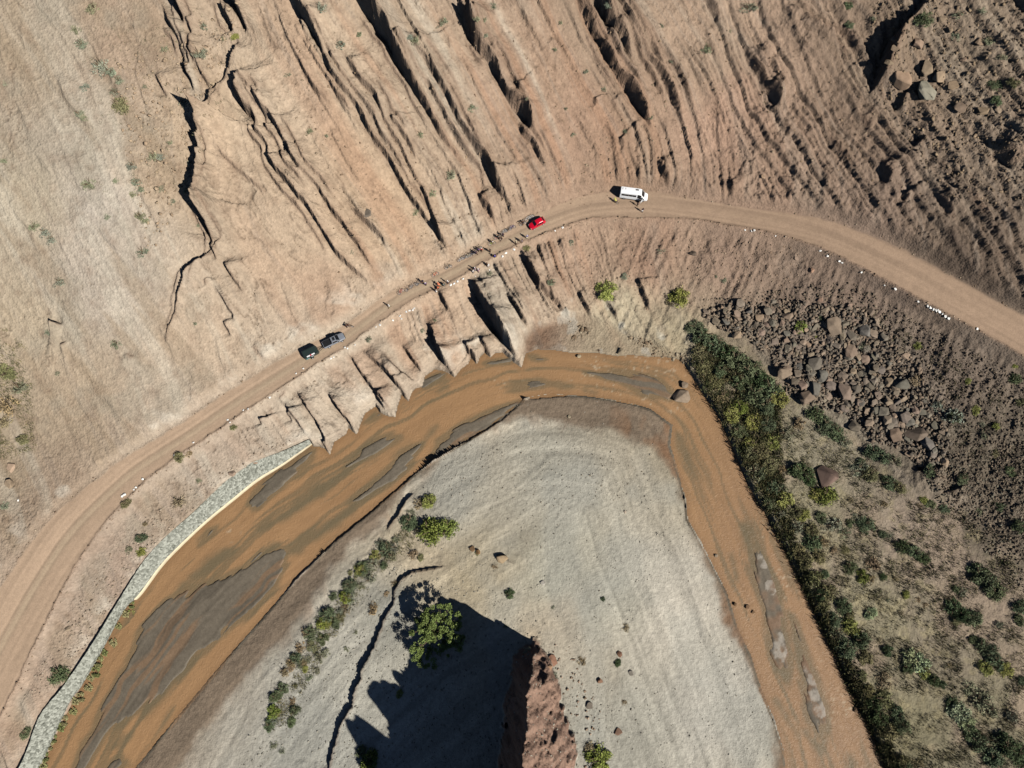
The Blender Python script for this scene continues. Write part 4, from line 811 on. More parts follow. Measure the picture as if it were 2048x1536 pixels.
# ------------------------------------------------------------------ white marker stones along the road
WH = [(592,747,3),(607,737,3),(662,717,3),(668,714,2.5),(629,747,0),(690,695,3),(695,697,3),(710,690,2.5),(752,654,2.5),(760,650,4),(786,641,3.5),(800,632,4),(803,637,3.5),(813,624,4),(819,621,4),(825,620,4),(828,617,4),(902,570,4),(908,567,4),(915,563,4),(926,558,4),(872,583,4),(951,552,1.5),(979,540,2),(1005,513,4),(1012,507,4),(1028,499,4.5),(1110,462,3),(1125,455,4),
 (1490,460,3),(1503,462,4),(1508,461,4),(1551,472,2.5),(1640,502,4),(1655,512,4),(1679,523,4),(1684,526,4),(1722,545,4),(1769,571,3),(1790,578,5),(1836,603,4),(1850,610,0),(1954,658,4),(1855,612,4),(1860,616,5),(1866,619,5),(1872,621,5),(1878,624,5),(1884,628,4),(1890,633,5),(1896,637,5),(1875,620,3),
 (487,820,3),(456,840,3.5),(460,845,3),(387,885,3.5),(349,911,3),(286,958,4),(272,975,3.5),(268,979,3),(250,989,5),(246,992,5),(540,795,4),(496,818,2.5),(37,1001,3),(1010,541,1)]
WH = [w_ for w_ in WH if w_[2] > 0]
xs, ys, zs_ = ground([w_[0] for w_ in WH], [w_[1] for w_ in WH]); wi = []
for (px, py, r), x, y in zip(WH, xs, ys):
    o = stone('painted_stone', x, y, max(r, 2.2)*.62/8.2*1.0, lin((246,244,238))*.9, sink=.1); tag(o, cat='painted stone', group='white painted stones along the outer road edge')
    pl = 'below the wide bend at lower left' if px < 400 else 'below the pickup and trailer' if px < 730 else 'beside the road between pickup and riders' if px < 850 else 'on the road edge beside the riders' if px < 1060 else 'on the road edge below the red car' if px < 1200 else 'on the outer edge right of the van' if px < 1660 else 'on the outer edge of the right-hand road' if px < 1845 else 'in the bright pile on the right-hand road edge'
    wi.append((o, px, 'white painted stone', pl))
number_labels(wi); number_labels(big_items); number_labels(sm_items)

# ------------------------------------------------------------------ stone embankment along the left bank
def strip(cpts, zf_, name, mat, nseg=7, parent=None, bump=.1, dz=0):
    pass
EO = [(-60,1700),(40,1534),(80,1434),(127,1374),(180,1297),(233,1211),(257,1172),(290,1121),(333,1074),(390,1024),(450,965),(505,925),(560,906),(619,880)]
EI = [(0,1690),(80,1534),(140,1407),(163,1372),(200,1307),(247,1221),(279,1192),(320,1137),(350,1104),(410,1047),(470,998),(515,962),(567,929),(624,888)]
eo = np.array(EO, float); ei = np.array(EI, float)
eo[:,0] -= 1; eo[:,1] -= 1
ox, oy = pix(eo[:,0], eo[:,1], 3.0); ix, iy = pix(ei[:,0], ei[:,1], 0.55)
A_ = dense(np.stack([ox, oy], 1), n=24); B_ = dense(np.stack([ix, iy], 1), n=24)
def slab(A_, B_, za, zb, nn, amp, sc, name, mat, parent, thick=.5):
    n = len(A_); rows = []
    for k in range(nn+1):
        t = k/nn; p = A_*(1-t)+B_*t; z = za*(1-t)+zb*t+amp*fbm(p[:,0]*sc, p[:,1]*sc, 2, 301+k*0)+0*p[:,0]
        rows.append(np.column_stack([p, z]))
    rows.append(np.column_stack([B_, np.full(n, zb-thick-.6)])); rows.insert(0, np.column_stack([A_, np.full(n, za-thick)]))
    V_ = np.concatenate(rows); m = len(rows); F_ = [(i*n+j, i*n+j+1, (i+1)*n+j+1, (i+1)*n+j) for i in range(m-1) for j in range(n-1)]
    return obj(name, mesh_of(V_, F_, name), mat, parent)
M_gab, t_, b_ = new_mat('stacked_stone')
g_ = t_.nodes.new('ShaderNodeNewGeometry'); v_ = t_.nodes.new('ShaderNodeTexVoronoi'); v_.inputs['Scale'].default_value = 2.4; t_.links.new(g_.outputs['Position'], v_.inputs['Vector'])
r1 = t_.nodes.new('ShaderNodeValToRGB'); r1.color_ramp.elements[0].color = (*lin((132,134,122))*.62, 1); r1.color_ramp.elements[1].color = (*lin((206,208,194))*.62, 1)
s1_ = t_.nodes.new('ShaderNodeSeparateColor'); t_.links.new(v_.outputs['Color'], s1_.inputs['Color']); t_.links.new(s1_.outputs['Green'], r1.inputs['Fac'])
t_.links.new(r1.outputs['Color'], b_.inputs['Base Color']); b_.inputs['Roughness'].default_value = .9
u_ = t_.nodes.new('ShaderNodeBump'); u_.invert = True; u_.inputs['Distance'].default_value = .25; t_.links.new(v_.outputs['Distance'], u_.inputs['Height']); t_.links.new(u_.outputs['Normal'], b_.inputs['Normal'])
emb = empty('stone_embankment', (float(ox[6]), float(oy[6]), 0)); tag(emb, 'long curved pale stone embankment wall along the left river bank', 'embankment')
kk_ = 6*24
nA = len(A_)
mi = Matrix.Translation((-float(ox[6]), -float(oy[6]), 0))
for o_ in (slab(A_, A_*.08+B_*.92, 3.05, 1.15, 10, .10, 1.2, 'stone_face', M_gab, emb),
           slab((A_*.08+B_*.92)[kk_-6:], B_[kk_-6:], 1.0, .75, 2, .03, .6, 'concrete_coping', simple_mat('pale_concrete', (206,192,162), .9, noise=.12, ns=.8), emb)):
    o_.data.transform(mi)

# ------------------------------------------------------------------ vegetation
def leaf_cloud(seed, n, clumps, size, zscale=.75, spread=.42, up=.0, hollow=.25):
    r = np.random.RandomState(seed); cen = r.normal(0, 1, (clumps, 3)); cen /= np.linalg.norm(cen, axis=1)[:,None]; cen *= (hollow+(1-hollow)*r.rand(clumps, 1)**.6)*.74; cen[:,2] = np.abs(cen[:,2])*zscale
    k = r.randint(0, clumps, n); cr = (spread*(.55+.75*r.rand(clumps)))[k]
    d = r.normal(0, 1, (n, 3)); d /= np.linalg.norm(d, axis=1)[:,None]; p = cen[k]+d*(r.rand(n, 1)**.45)*cr[:,None]*np.array([1,1,.8]); p[:,2] = np.abs(p[:,2])+.02
    a = r.normal(0, 1, (n, 3)); a[:,2] += up*2; a /= np.linalg.norm(a, axis=1)[:,None]; b = np.cross(a, r.normal(0, 1, (n, 3))); b /= np.linalg.norm(b, axis=1)[:,None]
    s = size*(.6+.8*r.rand(n, 1)); w_ = s*(.5-.2*up)
    V_ = np.stack([p-a*s*.6, p+b*w_*.6, p+a*s, p-b*w_*.6], 1).reshape(-1, 3); F_ = np.arange(n*4).reshape(n, 4)
    return mesh_of(V_.tolist(), F_.tolist(), 'foliage')
def fast_mesh(V_, F_, name, col=None, mat=None):
    me = bpy.data.meshes.new(name); k = F_.shape[1]; me.vertices.add(len(V_)); me.vertices.foreach_set('co', V_.astype(np.float32).reshape(-1))
    me.loops.add(F_.size); me.loops.foreach_set('vertex_index', F_.astype(np.int32).reshape(-1)); me.polygons.add(len(F_))
    me.polygons.foreach_set('loop_start', np.arange(0, F_.size, k, dtype=np.int32)); me.polygons.foreach_set('loop_total', np.full(len(F_), k, np.int32)); me.update(calc_edges=True)
    if col is not None:
        at = me.color_attributes.new('tint', 'FLOAT_COLOR', 'POINT'); at.data.foreach_set('color', np.concatenate([col, np.ones((len(col), 1))], 1).astype(np.float32).reshape(-1))
    if mat: me.materials.append(mat)
    return me
def stems_mesh(seed, n, h=.8, r0=.035, spread=.7):
    r = random.Random(seed); bm = bmesh.new()
    for i in range(n):
        a = r.uniform(0, 6.28); q = r.uniform(.3, 1)*spread; m = Vector((math.cos(a)*q*.45, math.sin(a)*q*.45, h*.45*r.uniform(.8,1.2))); e = Vector((math.cos(a+r.uniform(-.4,.4))*q, math.sin(a+r.uniform(-.4,.4))*q, h*r.uniform(.7,1.1)))
        add_tube(bm, (0,0,-.1), m, r0, r0*.7, 5); add_tube(bm, m, e, r0*.7, r0*.2, 4)
    return bm_mesh(bm, 'stems')
FOL = {}; STM = [stems_mesh(s, 9+s) for s in range(4)]
for k in range(5): FOL['dense', k] = leaf_cloud(20+k, 2300, 46, .085, .66, .25, hollow=.1)
for k in range(4): FOL['thin', k] = leaf_cloud(40+k, 620, 20, .10, .5, .27, up=.15)
for k in range(4): FOL['tuft', k] = leaf_cloud(60+k, 520, 10, .21, .5, .30, up=.5)
for m_ in list(FOL.values()): m_.materials.append(M_leaf)
for m_ in STM: m_.materials.append(M_wood)
KCOL = {'g':(124,126,102),'d':(92,102,74),'D':(74,88,58),'y':(136,138,76),'Y':(118,128,62),'o':(120,116,82),'p':(146,156,120),'s':(128,132,114),'b':(138,122,94)}
KTXT = {'g':'grey-green shrub','d':'dark green bush','D':'dense deep green bush','y':'yellow-green bush','Y':'bright yellow-green bush','o':'olive scrub bush','p':'pale mint-green bush','s':'silvery grey-green shrub','b':'dry brown shrub'}
KSH = {'g':'thin','d':'dense','D':'dense','y':'dense','Y':'dense','o':'dense','p':'dense','s':'thin','b':'thin'}
veg_items = []
def place_of(px, py):
    if px < 330 and py < 520: return 'on the smooth slope at upper left'
    if px < 520 and py < 420: return 'by the dark cleft at upper left'
    if px < 400 and py < 930 and py > 500: return 'at the left edge above the road' if px < 80 else 'on the pale slope left of the trailer'
    if px < 560 and py >= 840 and py < 1480 and px < 560 and not (px > 500 and py > 1200): 
        return 'between the road and the stone embankment'
    if py < 560 and px < 900: return 'on the tilted rock beds above the cyclists'
    if py < 380 and px < 1150: return 'on the rock beds above the red car'
    if py < 380 and px < 1400: return 'on the ribbed slope above the white van'
    if py < 260: return 'on the upper right hillside'
    if py < 720 and px < 1395: return 'on the slope between road and river'
    if px < 700 and py > 1050 or (px < 1000 and py > 1000 and px > 500): return 'in the brush line of the inner bank'
    if px < 1300: return 'on the gravel bar around the butte'
    return None
def bush(px, py, rp_, kind, x, y, z, place, grp, rot=None, name='shrub', hs=1.0):
    name = 'shrub' if KSH[kind] == 'thin' or kind == 'o' else 'bush'
    r = rp_/8.2*1.14; col = 1.42*lin(KCOL[kind])*random.uniform(.82, 1.12)*np.array([random.uniform(.93,1.08), 1, random.uniform(.9,1.08)])
    sh = KSH[kind]; me = FOL[sh, random.randrange(4)]; zr = random.uniform(.8, 1.1)*hs; rz = random.uniform(0, 6.28)
    sc = (r*random.uniform(.88,1.12), r*random.uniform(.88,1.12), r*zr)
    if rp_ < 11:
        o = obj(name, me, None, None, col); o.location = (x, y, z-.05); o.scale = sc; o.rotation_euler = (0, 0, rz)
    else:
        o = empty(name, (x, y, z-.05), rz); f = obj('foliage', me, None, o, col); f.scale = sc
        s = obj('stems', STM[random.randrange(4)], None, o); s.scale = (sc[0], sc[1], sc[2]*.9)
    tag(o, cat='shrub' if sh == 'thin' else 'bush', group=grp)
    sz = '' if 9 <= rp_ < 18 else ('small ' if rp_ < 9 else 'large ')
    veg_items.append((o, px, sz+KTXT[kind], place)); return o
VEG = '''163,87,12,g;153,57,10,g;187,13,13,g;205,130,20,s;222,142,14,s;237,158,11,s;171,173,10,s;245,206,19,o;231,181,11,g;158,226,11,g;168,234,9,g;290,172,7,g;328,98,9,g;407,50,11,g;397,105,15,s;370,202,12,s;447,75,6,g;470,72,8,y;262,328,12,s;273,362,12,s;283,378,9,g;305,312,12,g;322,312,10,s;340,283,7,g;178,365,13,g;278,428,13,g;290,440,10,g;230,360,7,g;69,449,12,g;92,463,12,s;105,478,12,s;286,503,13,s;6,320,9,g;618,262,9,g;652,270,6,g;575,148,7,g;640,15,12,s;324,374,9,g;346,402,8,g;265,386,8,g;213,431,8,g
10,165,7,g;379,324,8,s;372,380,6,g;398,449,6,g;683,88,12,s;718,66,8,g;816,73,10,s;831,79,11,g;883,43,14,g;953,37,9,g;968,38,9,g;970,68,8,g;986,10,8,g;1120,43,7,g;1108,97,7,g;1170,142,8,g;1208,177,7,g;943,212,12,g;840,268,11,g;900,345,17,s;863,383,10,g;1251,260,10,g;1146,267,7,g;830,423,8,g;1216,7,10,s;1323,52,7,g;1341,120,6,g;703,502,7,g;1130,215,6,g;1143,483,9,g;1053,494,10,o;1323,500,9,g;1302,235,6,g;1054,196,5,g
1496,13,17,g;1413,97,13,g;1696,10,11,d;1699,47,11,d;1846,37,20,d;1916,28,11,g;1963,20,9,g;1913,70,12,g;1979,77,15,g;2003,113,11,g;1989,167,13,d;2026,163,14,o;1993,198,12,d;1459,60,5,g;1745,35,8,g
122,562,13,s;97,662,8,s;233,685,12,g;117,745,7,g;390,645,6,g;13,739,20,o;40,772,19,g;14,802,26,b;47,875,13,o;10,840,16,b;467,852,9,o;358,912,12,o;380,905,10,b;253,1005,11,o;357,1002,16,b;397,957,7,g;283,1074,12,d;260,1097,10,g;284,1101,10,y;120,1345,19,d;52,1464,11,d;263,1221,13,y;292,1045,8,b
8,1010,10,g;737,677,11,g;870,640,5,g;845,659,6,g;978,547,8,g;1103,562,11,g;1250,549,9,s;1213,573,28,y;1358,590,25,y;1340,600,14,b;1448,560,8,g;1432,551,5,g
862,1055,30,Y;894,1050,24,Y;820,1040,20,d;858,1000,18,y;836,1005,12,b;772,1095,17,d;748,1122,15,g;727,1140,13,d;700,1165,15,d;692,1192,13,Y;655,1226,15,d;645,1243,14,Y;622,1262,14,d;600,1290,13,b;624,1288,12,o;640,1312,11,g;592,1312,13,d;570,1340,12,b;566,1375,13,d;601,1330,9,g;551,1391,13,d;547,1421,15,Y;540,1447,12,d;590,1417,11,d;583,1441,10,d;617,1354,9,g;634,1341,9,g;653,1301,10,g;547,1490,9,g;563,1500,7,g;653,1242,13,y;785,1110,13,g;760,1085,10,s;830,1105,12,b;842,1114,8,o;795,1075,9,g;668,1190,10,d;609,1262,9,b
1020,1184,12,D;747,1213,14,b;789,1165,8,b;773,1187,8,b;1206,1197,6,d;1252,1255,9,b;1236,1324,9,D;1055,1300,8,s;1198,1510,25,Y;1180,1490,12,b;740,1518,22,Y;724,1500,12,d;1163,1321,9,b;1250,1404,6,b;990,1131,6,b;1107,1213,5,g;955,1105,5,o;792,1166,6,g;712,1264,5,g;1012,1253,6,g;1110,1350,9,s;694,1296,6,g;799,1385,8,y
1835,690,9,y;1600,650,15,Y;1632,670,5,y;1642,632,9,d;1730,692,13,g;1835,755,15,b;1935,760,8,y;2030,755,13,d;2040,802,10,o;1905,828,22,s;1875,806,17,s;1950,818,10,y;1992,850,8,y;1908,830,14,d;1962,845,10,g;2030,730,6,y;1860,940,14,d;1925,956,14,d;1968,870,10,g;1990,905,9,o;2020,940,12,d;2000,1010,12,d;2035,1050,14,d;1960,1020,9,g;1730,905,12,g'''
grps = {'smooth slope':'shrubs on the upper left slope'}
vl = [tuple([float(v) for v in e.split(',')[:3]]+[e.split(',')[3]]) for ln in VEG.split('\n') for e in ln.strip().split(';') if e]
xs, ys, zs_ = ground([v[0] for v in vl], [v[1]+v[2]*.25 for v in vl])
for v, x, y, z in zip(vl, xs, ys, zs_):
    pl = place_of(v[0], v[1]) or ('on the rubble slope at the right edge' if v[0] > 1650 else 'among the boulders of the rock fall')
    bush(v[0], v[1], v[2], v[3], x, y, z, pl, 'shrubs '+pl)
EV = '''1390,655,20,d;1403,672,24,d;1430,690,26,d;1452,706,22,D;1472,722,28,d;1500,742,28,d;1520,762,24,D;1540,778,26,d;1556,796,22,y;1508,790,26,d;1530,812,24,d;1478,765,20,d;1398,705,18,o;1408,735,18,o;1428,765,18,o;1445,795,17,b;1440,742,18,d;1462,830,18,y;1480,815,20,Y;1478,862,18,d;1505,846,22,y;1500,890,18,y;1535,850,18,d;1520,905,20,o;1545,885,18,y;1545,930,18,o;1572,868,18,g;1598,845,16,b;1520,945,16,d;1545,975,18,d;1570,1000,20,y;1540,1008,16,d;1560,940,14,b
1632,830,20,d;1655,852,22,d;1672,868,20,d;1690,884,14,g;1640,860,14,g;1600,945,24,D;1618,960,16,D;1652,992,24,Y;1632,988,14,y;1745,905,18,d;1768,915,16,d;1790,922,14,g;1718,938,18,g;1740,950,18,o;1780,965,18,d;1800,975,14,o;1700,1000,8,b;1720,925,10,d;1862,1008,11,d;1848,1000,10,y;1888,1016,12,d;1838,1010,8,b;1770,1010,8,b;1664,1050,22,g;1640,1035,14,d;1690,1065,14,g;1700,1045,10,d;1730,1050,18,d;1712,1035,10,g;1765,1068,10,d;1622,1060,16,o;1605,1030,14,y
1805,1093,16,D;1826,1104,15,d;1845,1116,14,D;1955,1148,22,d;1972,1165,22,d;1990,1182,20,d;1912,1178,9,d;1925,1184,10,g;1905,1215,18,D;1922,1230,18,D;1945,1236,18,d;1912,1240,12,o;1740,1226,14,p;1812,1190,9,y;1836,1201,7,b;1800,1225,7,b;1852,1210,7,b;1775,1200,6,g;1820,1315,18,p;1838,1328,20,p;1848,1345,14,y;1815,1335,12,D;1962,1290,15,d;1980,1305,18,d;1990,1325,18,d;2012,1340,14,y;1970,1335,16,y;1945,1280,10,d;1868,1362,13,D;1884,1370,9,D;1902,1405,14,D;1915,1425,22,p;1932,1445,16,p;1942,1470,18,d;1955,1485,20,d;1990,1480,14,g;2012,1490,22,D;2036,1510,22,D;1985,1515,20,d;1955,1400,22,g;1935,1375,14,g;1975,1420,18,g;2020,1430,16,g;2040,1215,16,d;2036,1240,12,d;2043,1362,9,d;2000,1250,10,s;1725,1155,16,Y;1700,1135,16,d;1748,1132,16,b;1742,1160,10,b;1766,1154,9,D;1790,1158,8,b;1900,1330,8,b;1775,1300,12,D;1760,1280,8,b;1690,1100,10,o;1650,1085,12,b;1668,1100,10,b;1780,1070,8,g'''
vl = [tuple([float(v) for v in e.split(',')[:3]]+[e.split(',')[3]]) for ln in EV.split('\n') for e in ln.strip().split(';') if e]
def place_e(px, py):
    if py < 830 and px < 1580: return 'in the green belt where the river turns'
    if px < 1590 and py < 1040: return 'on the right bank above the straight reach'
    if py < 1020 and px < 1730: return 'around the huge flat boulder right of the river'
    if py < 1075: return 'on the dusty flat below the rock fall'
    if py < 1260 and px < 1800: return 'on the dry flat halfway down the right bank'
    if py < 1260: return 'on the flat near the right edge'
    return 'on the brushy flat at lower right'
xs, ys, zs_ = ground([v[0] for v in vl], [v[1] for v in vl])
for v, x, y, z in zip(vl, xs, ys, zs_):
    pl = place_e(v[0], v[1]); bush(v[0], v[1], v[2], v[3], x, y, z, pl, 'bushes '+pl)
BANK = [(1478,905),(1495,950),(1515,985),(1540,1030),(1560,1065),(1577,1100),(1592,1130),(1606,1160),(1622,1188),(1636,1215),(1650,1243),(1662,1270),(1677,1298),(1692,1325),(1704,1352),(1718,1380),(1732,1408),(1744,1436),(1757,1464),(1770,1492),(1782,1520),(1794,1546)]
bl = []
for i, (px, py) in enumerate(BANK):
    if random.random() < .85: bl.append((px+15+random.uniform(-4,7), py-3+random.uniform(-7,7), random.uniform(10, 21), random.choice('ddoDog')))
    if random.random() < .9: bl.append((px+42+random.uniform(-12,12), py-10+random.uniform(-9,9), random.uniform(10, 20), random.choice('doyYgb') if py > 1250 else random.choice('dogbob')))
xs, ys, zs_ = ground([v[0] for v in bl], [v[1] for v in bl])
for v, x, y, z in zip(bl, xs, ys, zs_):
    bush(v[0], v[1], v[2], v[3], x, y, z, 'in the hedge row on the right bank', 'bushes lining the right bank', hs=1.15)
# grassy clumps rooted at the foot of the embankment
IL = np.array([(835,1010),(790,1085),(750,1120),(712,1165),(668,1225),(632,1268),(604,1310),(578,1350),(556,1400),(540,1450)], float); il = []
for _ in range(46):
    t = random.uniform(0, 8.99); k_ = int(t); q = IL[k_]*(1-t+k_)+IL[k_+1]*(t-k_); il.append((q[0]+random.gauss(6, 13), q[1]+random.gauss(0, 8), random.uniform(6, 13), random.choice('dogbdysg')))
xs, ys, zs_ = ground([v[0] for v in il], [v[1] for v in il])
for v, x, y, z in zip(il, xs, ys, zs_):
    pl = 'at the upper end of the inner brush line' if v[1] < 1150 else 'halfway along the inner brush line' if v[1] < 1300 else 'at the lower end of the inner brush line'
    bush(v[0], v[1], v[2], v[3], x, y, z, pl, 'bushes of the inner brush line')
GT = [(263,1208),(252,1228),(236,1250),(226,1282),(210,1305),(200,1322),(194,1342),(180,1352),(176,1372),(162,1392),(150,1402),(144,1420),(128,1440),(120,1455),(105,1476),(97,1490),(88,1512),(80,1530)]
xs, ys, zs_ = ground([g_[0] for g_ in GT], [g_[1] for g_ in GT])
for (px, py), x, y in zip(GT, xs, ys):
    o = obj('grass_clump', FOL['tuft', random.randrange(4)], None, None, lin(random.choice([(168,166,112),(176,168,120),(140,146,92)])))
    r = random.uniform(.8, 1.3); o.location = (x+.4, y-.2, 0.1); o.scale = (r, r*1.3, r*.9); o.rotation_euler = (0, 0, random.uniform(-.3,.3)+.9); tag(o, cat='grass clump', group='grass clumps along the foot of the embankment')
    veg_items.append((o, py*-1, 'green grass clump', 'at the embankment'))
number_labels(veg_items)
for o, *_ in veg_items:
    o['label'] = o['label'].replace(', counting up from the bottom', '') if 'counting' in o['label'] else o['label']
gl = [o for o, *r in veg_items if o['category'] == 'grass clump']
for i, o in enumerate(gl): o['label'] = 'green grass clump at the foot of the embankment, ' + (['topmost']+[s.replace(' from the left', ' from the top') for s in ORD[1:]])[i]

# dry grass and low brush that nobody could count
def ground_cover(name, P, n, hmin, hmax, cols, label, seed, wid=.05, blades=5, spread=.25, lean=.6):
    r = np.random.RandomState(seed); x, y, z = P; n = len(x); k = n*blades
    bx = np.repeat(x, blades)+r.normal(0, spread, k); by = np.repeat(y, blades)+r.normal(0, spread, k); bz = np.repeat(z, blades)-.03
    h = r.uniform(hmin, hmax, k)*np.repeat(r.uniform(.5, 1.2, n), blades); a = r.uniform(0, 6.28, k); l = h*lean*r.uniform(.3, 1.3, k)
    ux, uy = np.cos(a), np.sin(a); wd = wid*r.uniform(.6, 1.4, k)
    V_ = np.stack([np.stack([bx-uy*wd, by+ux*wd, bz], 1), np.stack([bx+uy*wd, by-ux*wd, bz], 1), np.stack([bx+ux*l, by+uy*l, bz+h], 1)], 1).reshape(-1, 3)
    ci = cols[r.randint(0, len(cols), n)]; c = np.repeat(np.repeat(ci, blades, 0)*(1+r.uniform(-.2, .2, (k, 1))), 3, 0)
    o = bpy.data.objects.new(name, fast_mesh(V_, np.arange(k*3).reshape(-1, 3), name, c, M_gr)); COL.objects.link(o); tag(o, label, 'dry grass', kind='stuff')
M_gr, t_, b_ = new_mat('dry_blades'); a_ = t_.nodes.new('ShaderNodeAttribute'); a_.attribute_name = 'tint'; t_.links.new(a_.outputs['Color'], b_.inputs['Base Color']); b_.inputs['Roughness'].default_value = .8; b_.inputs['Specular IOR Level'].default_value = .2
EP = [(1385,700),(1400,650),(1500,720),(1600,830),(1740,920),(1830,1010),(1920,1020),(2060,1150),(2060,1550),(1790,1550),(1700,1360),(1590,1120),(1470,880)]
def clumpy(P, seed, thr=-.1):
    x, y, z = P; m = fbm(x/3.5, y/3.5, 3, seed) > thr; return x[m], y[m], z[m]
P = clumpy(gpts(EP, 9000, 41), 301); ground_cover('dry_grass', P, 0, .25, .7, cset((196,182,134),(176,160,116),(150,146,110),(206,194,150)), 'straw-coloured dry grass and brush litter on the east flat', 1, blades=6)
P = clumpy(gpts(EP, 5000, 42), 302, .1); ground_cover('low_brush', P, 0, .3, .9, cset((110,112,76),(130,126,88),(92,98,62),(126,116,92)), 'low grey-green brush on the east flat', 2, wid=.07, blades=9, spread=.4)
P = clumpy(gpts([(1380,720),(1400,655),(1560,790),(1560,900),(1590,1100),(1780,1480),(1800,1550),(1780,1550),(1575,1110),(1465,880)], 3500, 43), 303, -.5); ground_cover('low_brush', P, 0, .5, 1.3, cset((104,108,72),(122,120,82),(88,96,62),(146,134,96)), 'tangled undergrowth along the right bank', 3, wid=.09, blades=9, spread=.5)
P = clumpy(gpts([(1700,600),(2060,800),(2060,1130),(1900,1000),(1860,780)], 1200, 44), 304, .1); ground_cover('low_brush', P, 0, .3, .8, cset((122,118,86),(104,104,74)), 'sparse brush on the rubble slope', 4, wid=.07, blades=8, spread=.35)
P = clumpy(gpts([(530,1450),(700,1160),(820,1040),(850,1070),(760,1150),(640,1320),(580,1450)], 1300, 45), 305, -.2); ground_cover('dry_grass', P, 0, .2, .6, cset((186,174,128),(120,120,76),(150,146,104)), 'dry grass between the bushes of the inner bank', 5, blades=7)
P = clumpy(gpts([(-10,640),(60,700),(70,900),(-10,920)], 900, 46), 306, -.2); ground_cover('dry_grass', P, 0, .2, .7, cset((176,164,112),(136,132,90),(112,114,74)), 'yellowish brush at the left edge', 6, blades=8, spread=.35)
P = clumpy(gpts([(150,60),(480,0),(430,300),(260,480),(150,300)], 700, 47), 307, .15); ground_cover('low_brush', P, 0, .15, .4, cset((150,146,110),(132,132,100)), 'sparse low growth on the upper left slope', 7, blades=7, spread=.3)

# the tree beside the butte
tx, ty, tz = [float(v[0]) for v in pix([872], [1290], 2.2)]+[0] if False else (*[float(v) for v in pix(868, 1262, 4.5)], 0)
tz = gz(tx, ty); tree = empty('tree', (tx, ty, tz)); tag(tree, 'large leafy green tree half in the butte shadow on the gravel bar', 'tree')
bm = bmesh.new(); rt = random.Random(8)
add_tube(bm, (0,0,-.4), (.2,-.1,2.0), .34, .26, 9)
tips = []
for i in range(14):
    a = i*.97+rt.uniform(-.2,.2); q = rt.uniform(1.2, 4.6); m = Vector((.2+math.cos(a)*q*.5, -.1+math.sin(a)*q*.5, 2.0+rt.uniform(1.0,1.8))); e = Vector((math.cos(a)*q*1.15, math.sin(a)*q*1.15, rt.uniform(3.6, 6.0)))
    add_tube(bm, (.2,-.1,1.9), m, .18, .11, 7); add_tube(bm, m, e, .11, .03, 5); tips += [m*.3+e*.7, e]
    for j in range(8):
        e2 = e+Vector((rt.uniform(-1.6,1.6), rt.uniform(-1.6,1.6), rt.uniform(-.9,1.2))); add_tube(bm, m.lerp(e, .5), e2, .05, .015, 4); tips.append(e2)
obj('trunk', bm_mesh(bm, 'trunk'), M_wood, tree)
r = np.random.RandomState(9); TP = np.array([list(v) for v in tips]); TP[:,1] *= 1.15; n = 20000; k = r.randint(0, len(TP), n); cr = .35+.5*r.rand(len(TP))
d = r.normal(0, 1, (n, 3)); d /= np.linalg.norm(d, axis=1)[:,None]; p = TP[k]+d*(r.rand(n, 1)**.4)*cr[k][:,None]*np.array([1,1,.75])
a = r.normal(0, 1, (n, 3)); a /= np.linalg.norm(a, axis=1)[:,None]; b = np.cross(a, r.normal(0, 1, (n, 3))); b /= np.linalg.norm(b, axis=1)[:,None]; s = .15*(.6+.8*r.rand(n, 1))
obj('crown', fast_mesh(np.stack([p-a*s, p+b*s*.6, p+a*s, p-b*s*.6], 1).reshape(-1, 3), np.arange(n*4).reshape(n, 4), 'crown'), M_leaf, tree, lin((122,138,76)))

